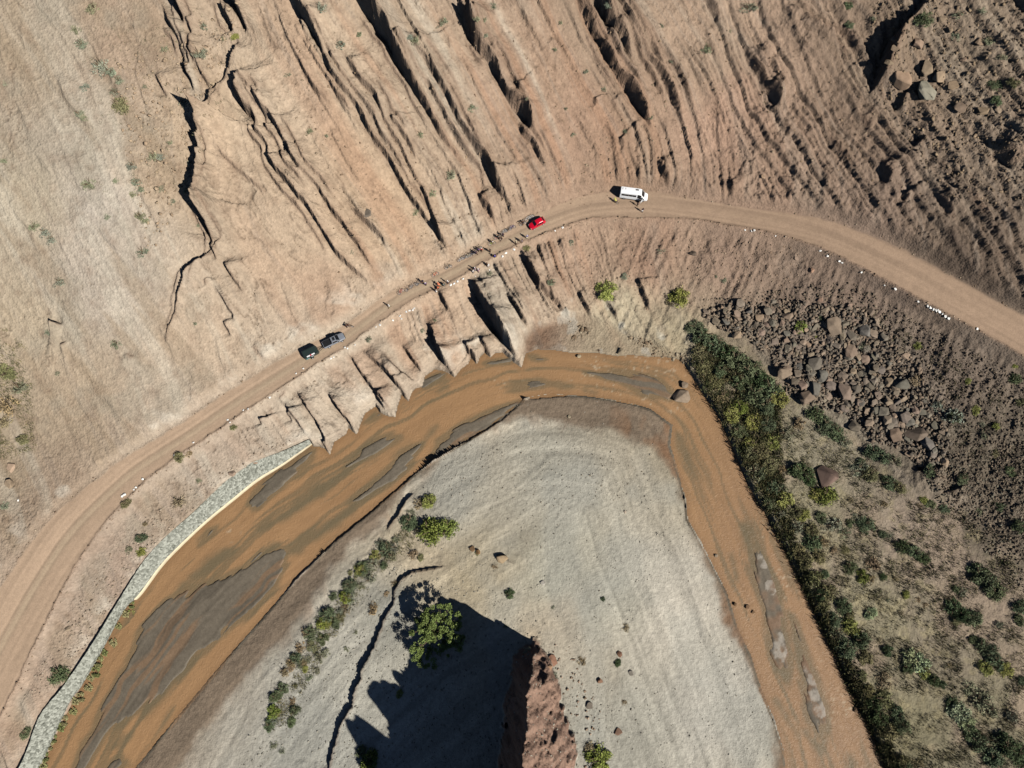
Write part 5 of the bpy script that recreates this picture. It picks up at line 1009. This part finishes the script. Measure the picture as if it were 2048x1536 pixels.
# ------------------------------------------------------------------ people
def skinned(nodes, edges, name, sub=1):
    me = bpy.data.meshes.new(name); me.from_pydata([n_[:3] for n_ in nodes], edges, [])
    o = bpy.data.objects.new(name, me); COL.objects.link(o)
    o.modifiers.new('s', 'SKIN'); sl = me.skin_vertices[0].data
    for i, n_ in enumerate(nodes): sl[i].radius = (n_[3], n_[3] if len(n_) < 5 else n_[4])
    sl[0].use_root = True
    if sub: m_ = o.modifiers.new('d', 'SUBSURF'); m_.levels = sub; m_.render_levels = sub
    dg = bpy.context.evaluated_depsgraph_get(); dg.update(); res = bpy.data.meshes.new_from_object(o.evaluated_get(dg)); bpy.data.objects.remove(o)
    res.polygons.foreach_set('use_smooth', [True]*len(res.polygons)); res.name = name; return res
POSES = {  # joints: pelvis, chest, neck, head, shoulders/elbows/wrists L R, hips/knees/ankles/toes L R
 'stand': dict(pel=(0,0,.95), che=(0,0,1.32), nec=(0,0,1.5), hea=(0,.02,1.66), el=((-.27,-.02,1.13),(.27,-.02,1.13)), wr=((-.27,.10,.89),(.27,.08,.88)), kn=((-.11,.02,.5),(.11,.02,.5)), an=((-.12,-.02,.08),(.12,-.02,.08))),
 'walk': dict(pel=(0,0,.94), che=(0,.03,1.31), nec=(0,.05,1.49), hea=(0,.08,1.65), el=((-.26,-.12,1.12),(.26,.12,1.12)), wr=((-.25,-.05,.88),(.24,.28,.95)), kn=((-.1,.18,.52),(.1,-.02,.5)), an=((-.1,.30,.09),(.1,-.32,.14))),
 'hold': dict(pel=(0,0,.95), che=(0,.02,1.32), nec=(0,.04,1.5), hea=(0,.09,1.65), el=((-.28,.08,1.12),(.28,.08,1.12)), wr=((-.12,.28,1.22),(.14,.28,1.2)), kn=((-.1,.03,.5),(.12,.0,.5)), an=((-.13,-.02,.08),(.15,-.04,.08))),
 'bend': dict(pel=(0,-.1,.88), che=(0,.22,1.15), nec=(0,.36,1.27), hea=(0,.48,1.34), el=((-.26,.36,.92),(.26,.36,.92)), wr=((-.2,.5,.72),(.2,.5,.72)), kn=((-.12,.05,.48),(.12,.02,.48)), an=((-.14,-.05,.08),(.14,-.08,.08))),
 'squat': dict(pel=(0,-.15,.38), che=(0,.06,.72), nec=(0,.14,.88), hea=(0,.2,1.02), el=((-.28,.24,.58),(.28,.24,.58)), wr=((-.14,.42,.5),(.14,.42,.5)), kn=((-.17,.30,.52),(.17,.30,.52)), an=((-.15,-.0,.08),(.15,-.0,.08)))}
def person_parts(P):
    V3 = Vector; pel, che, nec, hea = [V3(P[k]) for k in ('pel','che','nec','hea')]
    up = (che-pel).normalized(); fwd = V3((0,1,0)); side = V3((1,0,0))
    nodes = []; edges = []
    def nd(p, r, r2=None): nodes.append((p[0], p[1], p[2], r) if r2 is None else (p[0], p[1], p[2], r, r2)); return len(nodes)-1
    def ed(a, b): edges.append((a, b)); return b
    a = nd(pel, .145, .11); w_ = ed(a, nd(pel.lerp(che, .45), .125, .095)); c = ed(w_, nd(che, .155, .105)); n_ = ed(c, nd(nec, .058)); hb = ed(n_, nd(nec.lerp(hea, .55), .062)); h = ed(hb, nd(hea, .088, .098)); ht = ed(h, nd(hea+(hea-nec).normalized()*.085, .07))
    ed(h, nd(hea+V3((0,.105,-.015)), .014))
    for sg in (-1, 1): ed(h, nd(hea+V3((sg*.088,0,-.01)), .014))
    for s, sg in ((0,-1),(1,1)):
        sh = ed(c, nd(che.lerp(nec, .5)+side*sg*.185, .062)); e = ed(sh, nd(V3(P['el'][s]), .043)); wv = V3(P['wr'][s]); w2 = ed(e, nd(wv, .028)); dr = (wv-V3(P['el'][s])).normalized(); pm = ed(w2, nd(wv+dr*.07, .034, .018))
        for f in range(4): q = wv+dr*.10+side*(f-1.5)*.02; k1 = ed(pm, nd(q, .009)); ed(k1, nd(q+dr*(.06+.012*(1.5-abs(f-1.5)))+fwd*.015, .008))
        ed(w2, nd(wv+dr*.05+fwd*.05, .010))
        hp = ed(a, nd(pel+side*sg*.095-up*.06, .095)); kn = ed(hp, nd(V3(P['kn'][s]), .058)); an = ed(kn, nd(V3(P['an'][s]), .038)); ed(an, nd(V3(P['an'][s])+V3((0,.15,-.035)), .032))
    body = skinned(nodes, edges, 'body')
    shn = []; she = []
    def sn(p, r, r2=None): shn.append((p[0], p[1], p[2], r) if r2 is None else (p[0], p[1], p[2], r, r2)); return len(shn)-1
    a = sn(pel+up*.02, .165, .13); b = sn(pel.lerp(che, .5), .15, .12); c = sn(che, .175, .125); d = sn(che.lerp(nec, .7), .08); she += [(a,b),(b,c),(c,d)]
    for s, sg in ((0,-1),(1,1)):
        e = sn(che.lerp(nec, .5)+side*sg*.19, .08); f = sn((che.lerp(nec, .5)+side*sg*.19).lerp(V3(P['el'][s]), .95), .058); she += [(c,e),(e,f)]
    shirt = skinned(shn, she, 'shirt')
    tn = [(*pel, .16, .13)]; te = []
    for s, sg in ((0,-1),(1,1)):
        i = len(tn); hp = pel+side*sg*.10-up*.07; tn += [(*hp, .112), (*P['kn'][s], .077), (*(V3(P['kn'][s]).lerp(V3(P['an'][s]), .88)), .06)]; te += [(0,i),(i,i+1),(i+1,i+2)]
    trou = skinned(tn, te, 'trousers')
    bm = bmesh.new()
    for s in (0, 1): add_box(bm, V3(P['an'][s])+V3((0,.06,-.035)), (.10,.28,.09), bevel=.025)
    shoes = bm_mesh(bm, 'shoes')
    bm = bmesh.new(); bmesh.ops.create_icosphere(bm, subdivisions=2, radius=.125)
    for v in bm.verts:
        v.co.z = max(v.co.z, -.01); v.co.y *= 1.15
    bmesh.ops.translate(bm, verts=bm.verts, vec=hea+V3((0,-.01,.03))); hat = bm_mesh(bm, 'h', True)
    bm = bmesh.new(); add_box(bm, che+V3((0,-.2,.0)), (.3,.18,.42), bevel=.05); pack = bm_mesh(bm, 'backpack')
    return body, shirt, trou, shoes, hat, pack
PM = {k: person_parts(v) for k, v in POSES.items()}
for k, t in PM.items():
    for me, mt in zip(t, (M_skin, M_cloth, M_cloth, M_black, M_cloth, M_cloth)): me.materials.append(mt)
CL = {'white':(236,234,230),'navy':(40,42,70),'black':(34,33,36),'blue':(50,72,170),'orange':(240,130,90),'red':(190,40,48),'grey':(120,116,118),'pink':(236,190,200),'cream':(232,222,190),'purple':(110,100,160),'teal':(60,96,96),'yellow':(222,232,110),'khaki':(160,146,112),'lightblue':(130,170,210)}
PEOPLE = [(780,615,'walk',2.0,'white','khaki','white','','person in a white top walking alone down the road','helmet'),
 (694,654,'bend',-1.2,'black','black','black','','person in black leaning over a bicycle near the grey pickup','helmet'),
 (852,571,'stand',.4,'purple','black','white','','person in a purple and white top standing at the roadside bicycles','helmet'),(846,567,'hold',2.4,'navy','navy','black','pack','person in navy with a backpack beside the person in purple','helmet'),
 (896,567,'stand',2.6,'white','navy','white','','person with a white top and helmet at the outer edge, right of the orange shirts','helmet'),(880,573,'bend',1.0,'orange','khaki','orange','','bending person in an orange top at the outer road edge','helmet'),(876,577,'squat',-.5,'orange','black','black','','squatting person in orange just below the bending orange one','hair'),
 (872,584,'stand',1.7,'grey','grey','black','','person in grey standing beside the broken road edge','hair'),(888,571,'squat',.6,'teal','teal','black','','squatting person in teal between the orange and white tops','helmet'),
 (950,541,'stand',-1.0,'pink','white','white','','person in a pink top in the group of three on the outer edge','hat'),(947,546,'hold',.8,'white','grey','black','','person in white standing lowest in the group of three','helmet'),(957,544,'stand',2.2,'pink','pink','white','pack','person in pale pink with a backpack, right in the group of three','hat'),
 (977,534,'hold',-2.2,'white','white','white','','person all in white and pink at the outer road edge','hat'),(974,532,'stand',1.3,'black','black','black','','person in black close beside the one all in white','hair'),
 (990,514,'squat',1.5,'blue','black','black','','squatting person in blue and black in the middle of the road','hair'),(980,505,'stand',.3,'black','black','black','','person in black standing in mid-road above the squatting one','hair'),
 (963,503,'stand',2.9,'red','black','white','','person in a red top beside the row of parked bicycles','helmet'),(957,503,'hold',-.6,'purple','black','black','','person in purple left of the red top','helmet'),(953,509,'walk',.9,'navy','black','black','','dark-clothed person at the lower left of the red and purple tops','helmet'),
 (986,487,'stand',-1.9,'white','khaki','black','','person in a white top with a bicycle, alone above the road','helmet'),(998,478,'hold',.5,'teal','black','black','','person in dark teal at the roadside bicycles below the car','helmet'),(1003,480,'walk',2.2,'black','navy','black','','person in black right of the dark teal one','helmet'),(1006,473,'stand',-.4,'navy','black','black','pack','person with a dark backpack highest in the trio by the bicycles','helmet'),
 (1032,488,'stand',1.9,'cream','black','cream','','person in a cream top on the road below the red car','hat'),(1044,485,'stand',-2.5,'grey','grey','black','','person in grey between the cream and the blue tops','hair'),(1054,477,'stand',.2,'blue','cream','white','','person in a bright blue top and white cap by the red car','cap'),
 (1046,447,'bend',2.7,'black','grey','black','','person in black over a bicycle behind the red car','helmet'),(1231,405,'bend',.7,'yellow','khaki','yellow','','cyclist in a bright yellow vest behind the white van','helmet'),
 (1274,412,'stand',-1.1,'navy','khaki','black','','person in dark clothes at the open door of the white van','hair'),(1284,424,'stand',3.0,'navy','white','black','','person in a navy top and white trousers in front of the van door','hair')]
xs, ys, zs_ = ground([p_[0] for p_ in PEOPLE], [p_[1] for p_ in PEOPLE])
for (px, py, pose, rz, sc_, tc, hc, extra, lb, hn), x, y, z in zip(PEOPLE, xs, ys, zs_):
    root = empty('person', (x, y, z), rz); f = random.uniform(.94, 1.04)*1.04; root.scale = (f*1.05, f*1.05, f); B_, S_, T_, O_, H_, K_ = PM[pose]
    obj('body', B_, None, root); obj('shirt', S_, None, root, lin(CL[sc_])*.85); obj('trousers', T_, None, root, lin(CL[tc])*.85); obj('shoes', O_, None, root); obj(hn, H_, None, root, lin(CL[hc])*.85)
    if extra: obj('backpack', K_, None, root, lin(CL['navy']))
    tag(root, lb, 'person', 'riders and helpers standing on the dirt road')

# ------------------------------------------------------------------ bicycles
def bike_parts():
    fr = bmesh.new(); bb = Vector((-.08,0,.28)); seat = Vector((-.26,0,.82)); head = Vector((.36,0,.80)); hl = Vector((.40,0,.66)); rw = Vector((-.53,0,.35)); fw = Vector((.55,0,.35))
    for a, b, r_ in ((bb, seat, .022), (seat+Vector((.04,0,-.08)), head, .024), (bb, hl, .028), (head, hl, .026)): add_tube(fr, a, b, r_)
    for s in (-.05, .05):
        o_ = Vector((0, s, 0)); add_tube(fr, bb+o_*.5, rw+o_, .013); add_tube(fr, seat+Vector((.02,0,-.1)), rw+o_, .012); add_tube(fr, hl+o_, fw+o_, .019)
    hb = bmesh.new(); add_tube(hb, head, head+Vector((.02,0,.14)), .02); add_tube(hb, head+Vector((.04,-.34,.15)), head+Vector((.04,.34,.15)), .016)
    for s in (-1, 1): add_tube(hb, head+Vector((.04,s*.34,.15)), head+Vector((.03,s*.23,.15)), .026)
    sd = bmesh.new(); add_box(sd, seat+Vector((-.02,0,.08)), (.27,.13,.05), bevel=.02); add_tube(sd, seat, seat+Vector((0,0,.07)), .016)
    ty = bmesh.new(); add_torus(ty, (0,0,0), (0,1,0), .325, .030, 26, 6)
    ri = bmesh.new(); add_torus(ri, (0,0,0), (0,1,0), .295, .014, 22, 4); add_tube(ri, (0,-.05,0), (0,.05,0), .03)
    for i in range(14):
        a = i*math.pi/7; add_tube(ri, (0,0,0), (.29*math.cos(a), 0, .29*math.sin(a)), .004, .004, 3)
    cr = bmesh.new(); add_torus(cr, bb, (0,1,0), .085, .012, 14, 4)
    add_tube(cr, bb+Vector((0,-.06,0)), bb+Vector((.12,-.08,-.12)), .012); add_tube(cr, bb+Vector((0,.06,0)), bb+Vector((-.12,.08,.12)), .012)
    add_box(cr, bb+Vector((.12,-.12,-.12)), (.09,.09,.02)); add_box(cr, bb+Vector((-.12,.12,.12)), (.09,.09,.02))
    M = [bm_mesh(b_) for b_ in (fr, hb, sd, ty, ri, cr)]
    for me, mt in zip(M, (M_metal, M_black, M_black, M_rubber, M_metal, M_black)): me.materials.append(mt)
    return M, rw, fw
BM_, RW_, FW_ = bike_parts()
BIKES = [(804,584,'red','red bicycle at the left end of the roadside row'),(819,578,'black','black bicycle second from the left in the roadside row'),(829,571,'grey','grey bicycle right of the black one in the left row'),(840,567,'grey','grey bicycle half hidden behind the rider in purple'),(872,550,'orange','orange bicycle standing apart right of the rider in purple'),(898,535,'teal','teal bicycle standing apart in the middle of the verge'),
 (923,520,'white','bicycle with a white frame starting the middle row'),(931,516,'grey','grey bicycle second in the middle row'),(938,513,'cream','cream bicycle third in the middle row'),(944,510,'black','black bicycle fourth in the middle row'),(948,507,'purple','purple bicycle at the right end of the middle row'),(958,498,'black','black bicycle behind the rider in red'),(985,488,'yellow','green-yellow bicycle held by the rider in white'),
 (996,476,'orange','orange-rimmed bicycle left of the trio of riders'),(1010,464,'white','white bicycle right of the trio of riders'),(1017,461,'black','black bicycle in the pair right of the trio'),(1025,456,'purple','purple bicycle at the right of the pair'),(1047,448,'black','black bicycle beside the rider behind the red car'),(1057,438,'white','white bicycle leaning above the red car'),(1063,435,'white','second white bicycle, closest above the red car'),
 (700,652,'black','black bicycle of the rider near the grey pickup'),(1230,403,'grey','grey bicycle of the rider in the yellow vest')]
CL['yellow'] = (190,200,80)
xs, ys, zs_ = ground([b_[0] for b_ in BIKES], [b_[1]+2 for b_ in BIKES])
for i, ((px, py, c, lb), x, y, z) in enumerate(zip(BIKES, xs, ys, zs_)):
    root = empty('bicycle', (x, y, z-.02)); solo = i >= 20; root.rotation_euler = (R(-12 if solo else random.uniform(-48,-36)), 0, R(28+random.uniform(-12,12)+(180 if random.random() < .4 and False else 0)) if i < 20 else R(-5 if i == 20 else -40))
    root.scale = (1.08,)*3; col = lin(CL[c])*.8
    obj('frame', BM_[0], None, root, col); obj('handlebar', BM_[1], None, root); obj('saddle', BM_[2], None, root); obj('crankset', BM_[5], None, root)
    for w3 in (RW_, FW_):
        ty_ = obj('wheel', BM_[3], None, root); ty_.location = w3; obj('rim', BM_[4], None, ty_, (.55,.55,.57))
    tag(root, lb, 'bicycle', 'bicycles of the riding group by the roadside')

# ------------------------------------------------------------------ vehicles (x forward)
def ringof(s):
    x, hb, zb, zl, hl, zr, hr = s
    R_ = [(x, hb*.9, zb), (x, hb, zb+.22), (x, hl, zl), (x, hr, zr-.04), (x, hr*.9, zr), (x, hr*.45, zr+.025)]
    return R_+[(a, -b, c) for a, b, c in R_[::-1]]
def at_x(st, x):
    xs_ = [s[0] for s in st]; return [float(np.interp(x, xs_, [s[k] for s in st])) for k in range(7)]
def side_glass(st, x0, x1, t0, t1, sgn, n=6, cham=0.0):
    a = []; b = []
    for i in range(n+1):
        x = x0+(x1-x0)*i/n; _, hb, zb, zl, hl, zr, hr = at_x(st, x); z2 = zr-.04
        tt = t1-(cham if i == n else 0)
        a.append((x, sgn*(hl+(hr-hl)*t0+.012), zl+(z2-zl)*t0)); b.append((x, sgn*(hl+(hr-hl)*tt+.012), zl+(z2-zl)*tt))
    V_ = a+b; n1 = n+1; F_ = [(i, i+1, n1+i+1, n1+i) for i in range(n)]; return mesh_of(V_, F_, 'g')
def shield(st, xa, xb, f0=.08, f1=.92, wy=.86):
    A = at_x(st, xa); B = at_x(st, xb); d = Vector((B[0]-A[0], 0, B[5]-A[5])); n_ = Vector((-d.z, 0, d.x)).normalized(); n_ = n_ if n_.z > 0 else -n_
    P_ = []
    for f in (f0, f1):
        x = A[0]+(B[0]-A[0])*f; z = A[5]+(B[5]-A[5])*f; h = (A[6]+(B[6]-A[6])*f)*wy
        for s in (1, .5, 0, -.5, -1): P_.append((x+n_.x*.03, h*s, z+n_.z*.03+.025*(1-abs(s))))
    return mesh_of(P_, [(i, i+1, 6+i, 5+i) for i in range(4)], 'g')
def join_meshes(L, name):
    V_ = []; F_ = []
    for me in L:
        o_ = len(V_); V_ += [tuple(v.co) for v in me.vertices]; F_ += [tuple(i+o_ for i in p.vertices) for p in me.polygons]
    return mesh_of(V_, F_, name)
def wheel(root, x, y, r=.34, w=.22):
    bm = bmesh.new(); add_tube(bm, (0,-w/2,0), (0,w/2,0), r, r, 22); t_ = obj('wheel', bm_mesh(bm), M_rubber, root); t_.location = (x, y, r)
    bm = bmesh.new(); s = 1 if y > 0 else -1; add_tube(bm, (0,s*(w/2-.02),0), (0,s*(w/2+.012),0), r*.62, r*.55, 14); obj('rim', bm_mesh(bm), M_metal, t_, (.6,.6,.62))
def bxp(name, root, c, s, mat, col=None, bev=.0, rz=0):
    bm = bmesh.new(); add_box(bm, c, s, rz, bev); return obj(name, bm_mesh(bm), mat, root, col)
def seat_vehicle(root, px, py, deg, zoff=0.0):
    x, y, z = [float(v[0]) for v in ground([px], [py])]; root.location = (x, y, z+zoff)
    d = math.radians(deg); fwd = np.array([math.cos(d), math.sin(d)]); zf_ = gz(x+fwd[0]*1.6, y+fwd[1]*1.6); zb_ = gz(x-fwd[0]*1.6, y-fwd[1]*1.6)
    root.rotation_euler = (0, -math.atan2(zf_-zb_, 3.2), d); root.location.z = (zf_+zb_)/2+zoff
# white minibus
W_ = (.86,.87,.88); van = empty('minibus'); tag(van, 'long white minibus with an open front door parked on the bend', 'minibus')
VS = [(-3.4,.88,.5,1.3,.9,2.45,.78),(-3.28,.97,.36,1.3,.98,2.68,.85),(1.2,.99,.36,1.3,.98,2.74,.85),(1.65,.99,.36,1.28,.98,2.60,.83),(2.6,.99,.36,1.22,.95,1.36,.84),(3.2,.95,.36,1.0,.9,1.14,.76),(3.42,.82,.42,.8,.78,.9,.62)]
obj('body', loft([ringof(s) for s in VS], bevel=.03), M_paint, van, W_)
obj('side_window', join_meshes([side_glass(VS, a, a+.86, .22, .72, -1) for a in (-3.0,-2.1,-1.2,-.3)], 'g'), M_glass, van)
obj('side_window', join_meshes([side_glass(VS, a, a+.86, .22, .72, 1) for a in (-3.0,-2.1,-1.2,-.3)], 'g'), M_glass, van)
obj('windshield', shield(VS, 1.65, 2.6), M_glass, van)
obj('door_opening_shade', side_glass(VS, .85, 1.75, -.0, .92, -1), M_black, van); obj('side_window', side_glass(VS, 1.45, 2.3, .1, .85, 1, cham=.3), M_glass, van)  # black sheet on the closed body, painted in for the shaded cabin
bxp('roof_hatch', van, (.55,.38,2.76), (.75,.34,.05), M_black, bev=.01); bxp('roof_vent', van, (-2.9,.3,2.72), (.09,.55,.05), M_black); bxp('roof_vent', van, (-2.2,.45,2.75), (.12,.12,.05), M_black); bxp('roof_vent', van, (-2.2,.2,2.75), (.12,.12,.05), M_black)
dr = empty('door', (0,0,0)); dr.parent = van; dr.location = (2.25,-.98,.42); dr.rotation_euler = (0,0,R(62))
bxp('door_panel', dr, (-.45,-.02,.42), (.9,.06,.88), M_paint, W_, .02); bxp('door_window', dr, (-.42,.03,1.2), (.78,.05,.62), M_glass, bev=.01); bxp('mirror', dr, (-.02,-.22,.9), (.12,.28,.22), M_black, bev=.03)
bxp('mirror', van, (2.15,1.14,1.45), (.14,.26,.28), M_black, bev=.03); bxp('bumper', van, (3.36,0,.5), (.2,1.7,.22), M_black, bev=.05); bxp('side_step', van, (-.6,-1.02,.38), (4.2,.1,.06), M_black); bxp('rear_bumper', van, (-3.42,0,.5), (.16,1.7,.18), M_black, bev=.03)
for s in (-1, 1): bxp('headlight', van, (3.24,s*.68,.88), (.22,.3,.16), M_lamp, bev=.04); bxp('tail_light', van, (-3.42,s*.8,1.1), (.05,.12,.4), M_tail)
for x in (-2.2, 2.35):
    for s in (-1, 1): wheel(van, x, s*.9, .36)
seat_vehicle(van, 1266, 394, -9)
# red hatchback
car = empty('car'); tag(car, 'small red hatchback parked in the middle of the dirt road', 'car'); RC = lin((196,16,44))
CS = [(-2.02,.72,.4,.8,.75,.9,.62),(-1.9,.84,.26,.92,.85,1.12,.68),(-1.35,.87,.24,.94,.87,1.46,.60),(-.3,.87,.24,.93,.87,1.52,.61),(.3,.87,.24,.92,.87,1.46,.60),(1.0,.87,.24,.90,.86,1.0,.74),(1.75,.84,.26,.74,.8,.84,.68),(2.05,.70,.34,.6,.66,.68,.5)]
obj('body', loft([ringof(s) for s in CS], bevel=.03), M_paint, car, RC)
obj('windshield', shield(CS, .3, 1.0), M_glass, car); obj('rear_window', shield(CS, -1.9, -1.35, .15, .9), M_glass, car)
for s in (-1, 1):
    obj('side_window', side_glass(CS, -1.3, .45, .2, .84, s, cham=.2), M_glass, car); bxp('mirror', car, (.65,s*.98,.98), (.14,.2,.12), M_paint, RC, .03); bxp('headlight', car, (1.86,s*.58,.68), (.24,.26,.13), M_lamp, bev=.03); bxp('tail_light', car, (-1.98,s*.68,.85), (.08,.2,.2), M_tail)
    for x in (-1.28, 1.28): wheel(car, x, s*.80, .31, .2)
bxp('bumper', car, (2.02,0,.38), (.16,1.2,.14), M_black, bev=.04); bxp('antenna', car, (-1.1,0,1.52), (.05,.02,.06), M_black)
seat_vehicle(car, 1074, 449, 209)
# grey pickup
pk = empty('pickup'); tag(pk, 'silver grey double-cab pickup with a dark covered bed, towing the trailer', 'pickup'); SC = lin((122,126,134))
PS = [(-2.7,.86,.45,.95,.88,1.02,.84),(-2.6,.9,.38,1.0,.92,1.08,.86),(-.55,.92,.38,1.0,.93,1.08,.86),(1.1,.92,.38,.98,.93,1.08,.84),(2.2,.9,.38,.9,.9,1.0,.78),(2.6,.78,.42,.75,.76,.86,.6)]
obj('body', loft([ringof(s) for s in PS], bevel=.03), M_paint, pk, SC)
KS = [(-.72,.86,1.04,1.10,.86,1.12,.80),(-.5,.87,1.04,1.12,.87,1.74,.66),(.55,.87,1.04,1.12,.87,1.78,.66),(1.3,.87,1.04,1.08,.87,1.12,.78)]
obj('cab', loft([ringof(s) for s in KS], bevel=.02), M_paint, pk, SC*.95)
obj('windshield', shield(KS, .55, 1.3), M_glass, pk); obj('rear_window', shield(KS, -.72, -.5, .3, .85), M_glass, pk)
for s in (-1, 1):
    obj('side_window', side_glass(KS, -.42, .85, .12, .86, s, cham=.3), M_glass, pk); bxp('mirror', pk, (.95,s*1.03,1.15), (.14,.22,.18), M_black, bev=.03); bxp('headlight', pk, (2.44,s*.62,.8), (.22,.28,.14), M_lamp, bev=.03); bxp('roof_rail', pk, (.0,s*.5,1.84), (1.1,.05,.05), M_paint, SC); bxp('tail_light', pk, (-2.69,s*.8,.85), (.05,.12,.3), M_tail)
    for x in (-1.6, 1.65): wheel(pk, x, s*.85, .38, .25)
bxp('bed_cover', pk, (-1.68,0,1.12), (1.75,1.5,.06), M_black, bev=.02); bxp('bumper', pk, (2.62,0,.52), (.18,1.5,.2), M_black, bev=.05); bxp('rear_bumper', pk, (-2.74,0,.52), (.14,1.5,.16), M_black, bev=.03); bxp('sunroof', pk, (.15,0,1.82), (.55,.75,.03), M_black, bev=.01)
seat_vehicle(pk, 669, 683, 28)
# trailer
tr = empty('trailer'); tag(tr, 'dark green box trailer with a white and red sign, hitched behind the pickup', 'trailer'); TC = lin((40,50,48))
TS = [(-1.75,.98,.5,1.5,1.0,1.72,.94),(-1.65,1.0,.45,1.5,1.02,1.78,.96),(1.35,1.0,.45,1.5,1.02,1.78,.96),(1.75,.86,.5,1.25,.84,1.42,.74)]
obj('body', loft([ringof(s) for s in TS], bevel=.03), M_paint, tr, TC)
for s in (-1, 1): bxp('roof_rail', tr, (-.1,s*.9,1.80), (3.0,.06,.06), M_paint, TC*.7)
bxp('roof_panel', tr, (-.1,0,1.81), (2.8,1.5,.03), M_paint, TC*1.15)
sg_ = bxp('sign_panel', tr, (-.1,-.86,1.83), (1.9,.30,.06), M_cloth, (.8,.8,.8)); sg_.rotation_euler = (0,0,0); bxp('sign_stripe', tr, (-.1,-.86,1.865), (.34,.31,.03), M_cloth, lin((190,60,72)))
bxp('small_sign', tr, (.1,-1.035,1.2), (.6,.03,.16), M_cloth, (.75,.78,.78)); bxp('front_label', tr, (1.45,-.45,1.55), (.28,.42,.05), M_cloth, (.8,.78,.6)); bxp('side_marking', tr, (-1.1,-1.035,1.05), (.8,.03,.1), M_cloth, lin((120,200,200)))
bm = bmesh.new(); add_tube(bm, (1.6,-.5,.5), (3.05,0,.48), .05); add_tube(bm, (1.6,.5,.5), (3.05,0,.48), .05); add_tube(bm, (2.95,0,.5), (3.25,0,.5), .06); add_tube(bm, (2.7,.1,.0), (2.7,.1,.6), .03); obj('drawbar', bm_mesh(bm), M_black, tr)
for s in (-1, 1): wheel(tr, -.2, s*1.1, .33, .2); bxp('mudguard', tr, (-.2,s*1.12,.72), (.85,.26,.06), M_paint, TC, .02)
seat_vehicle(tr, 624, 708, 28)
print('objects', len(bpy.data.objects))

for o in bpy.data.objects:
    if o.parent is None and 'label' in o and len(o['label'].split()) > 16: o['label'] = o['label'].replace('on the ', '', 1).replace('large ', '', 1)
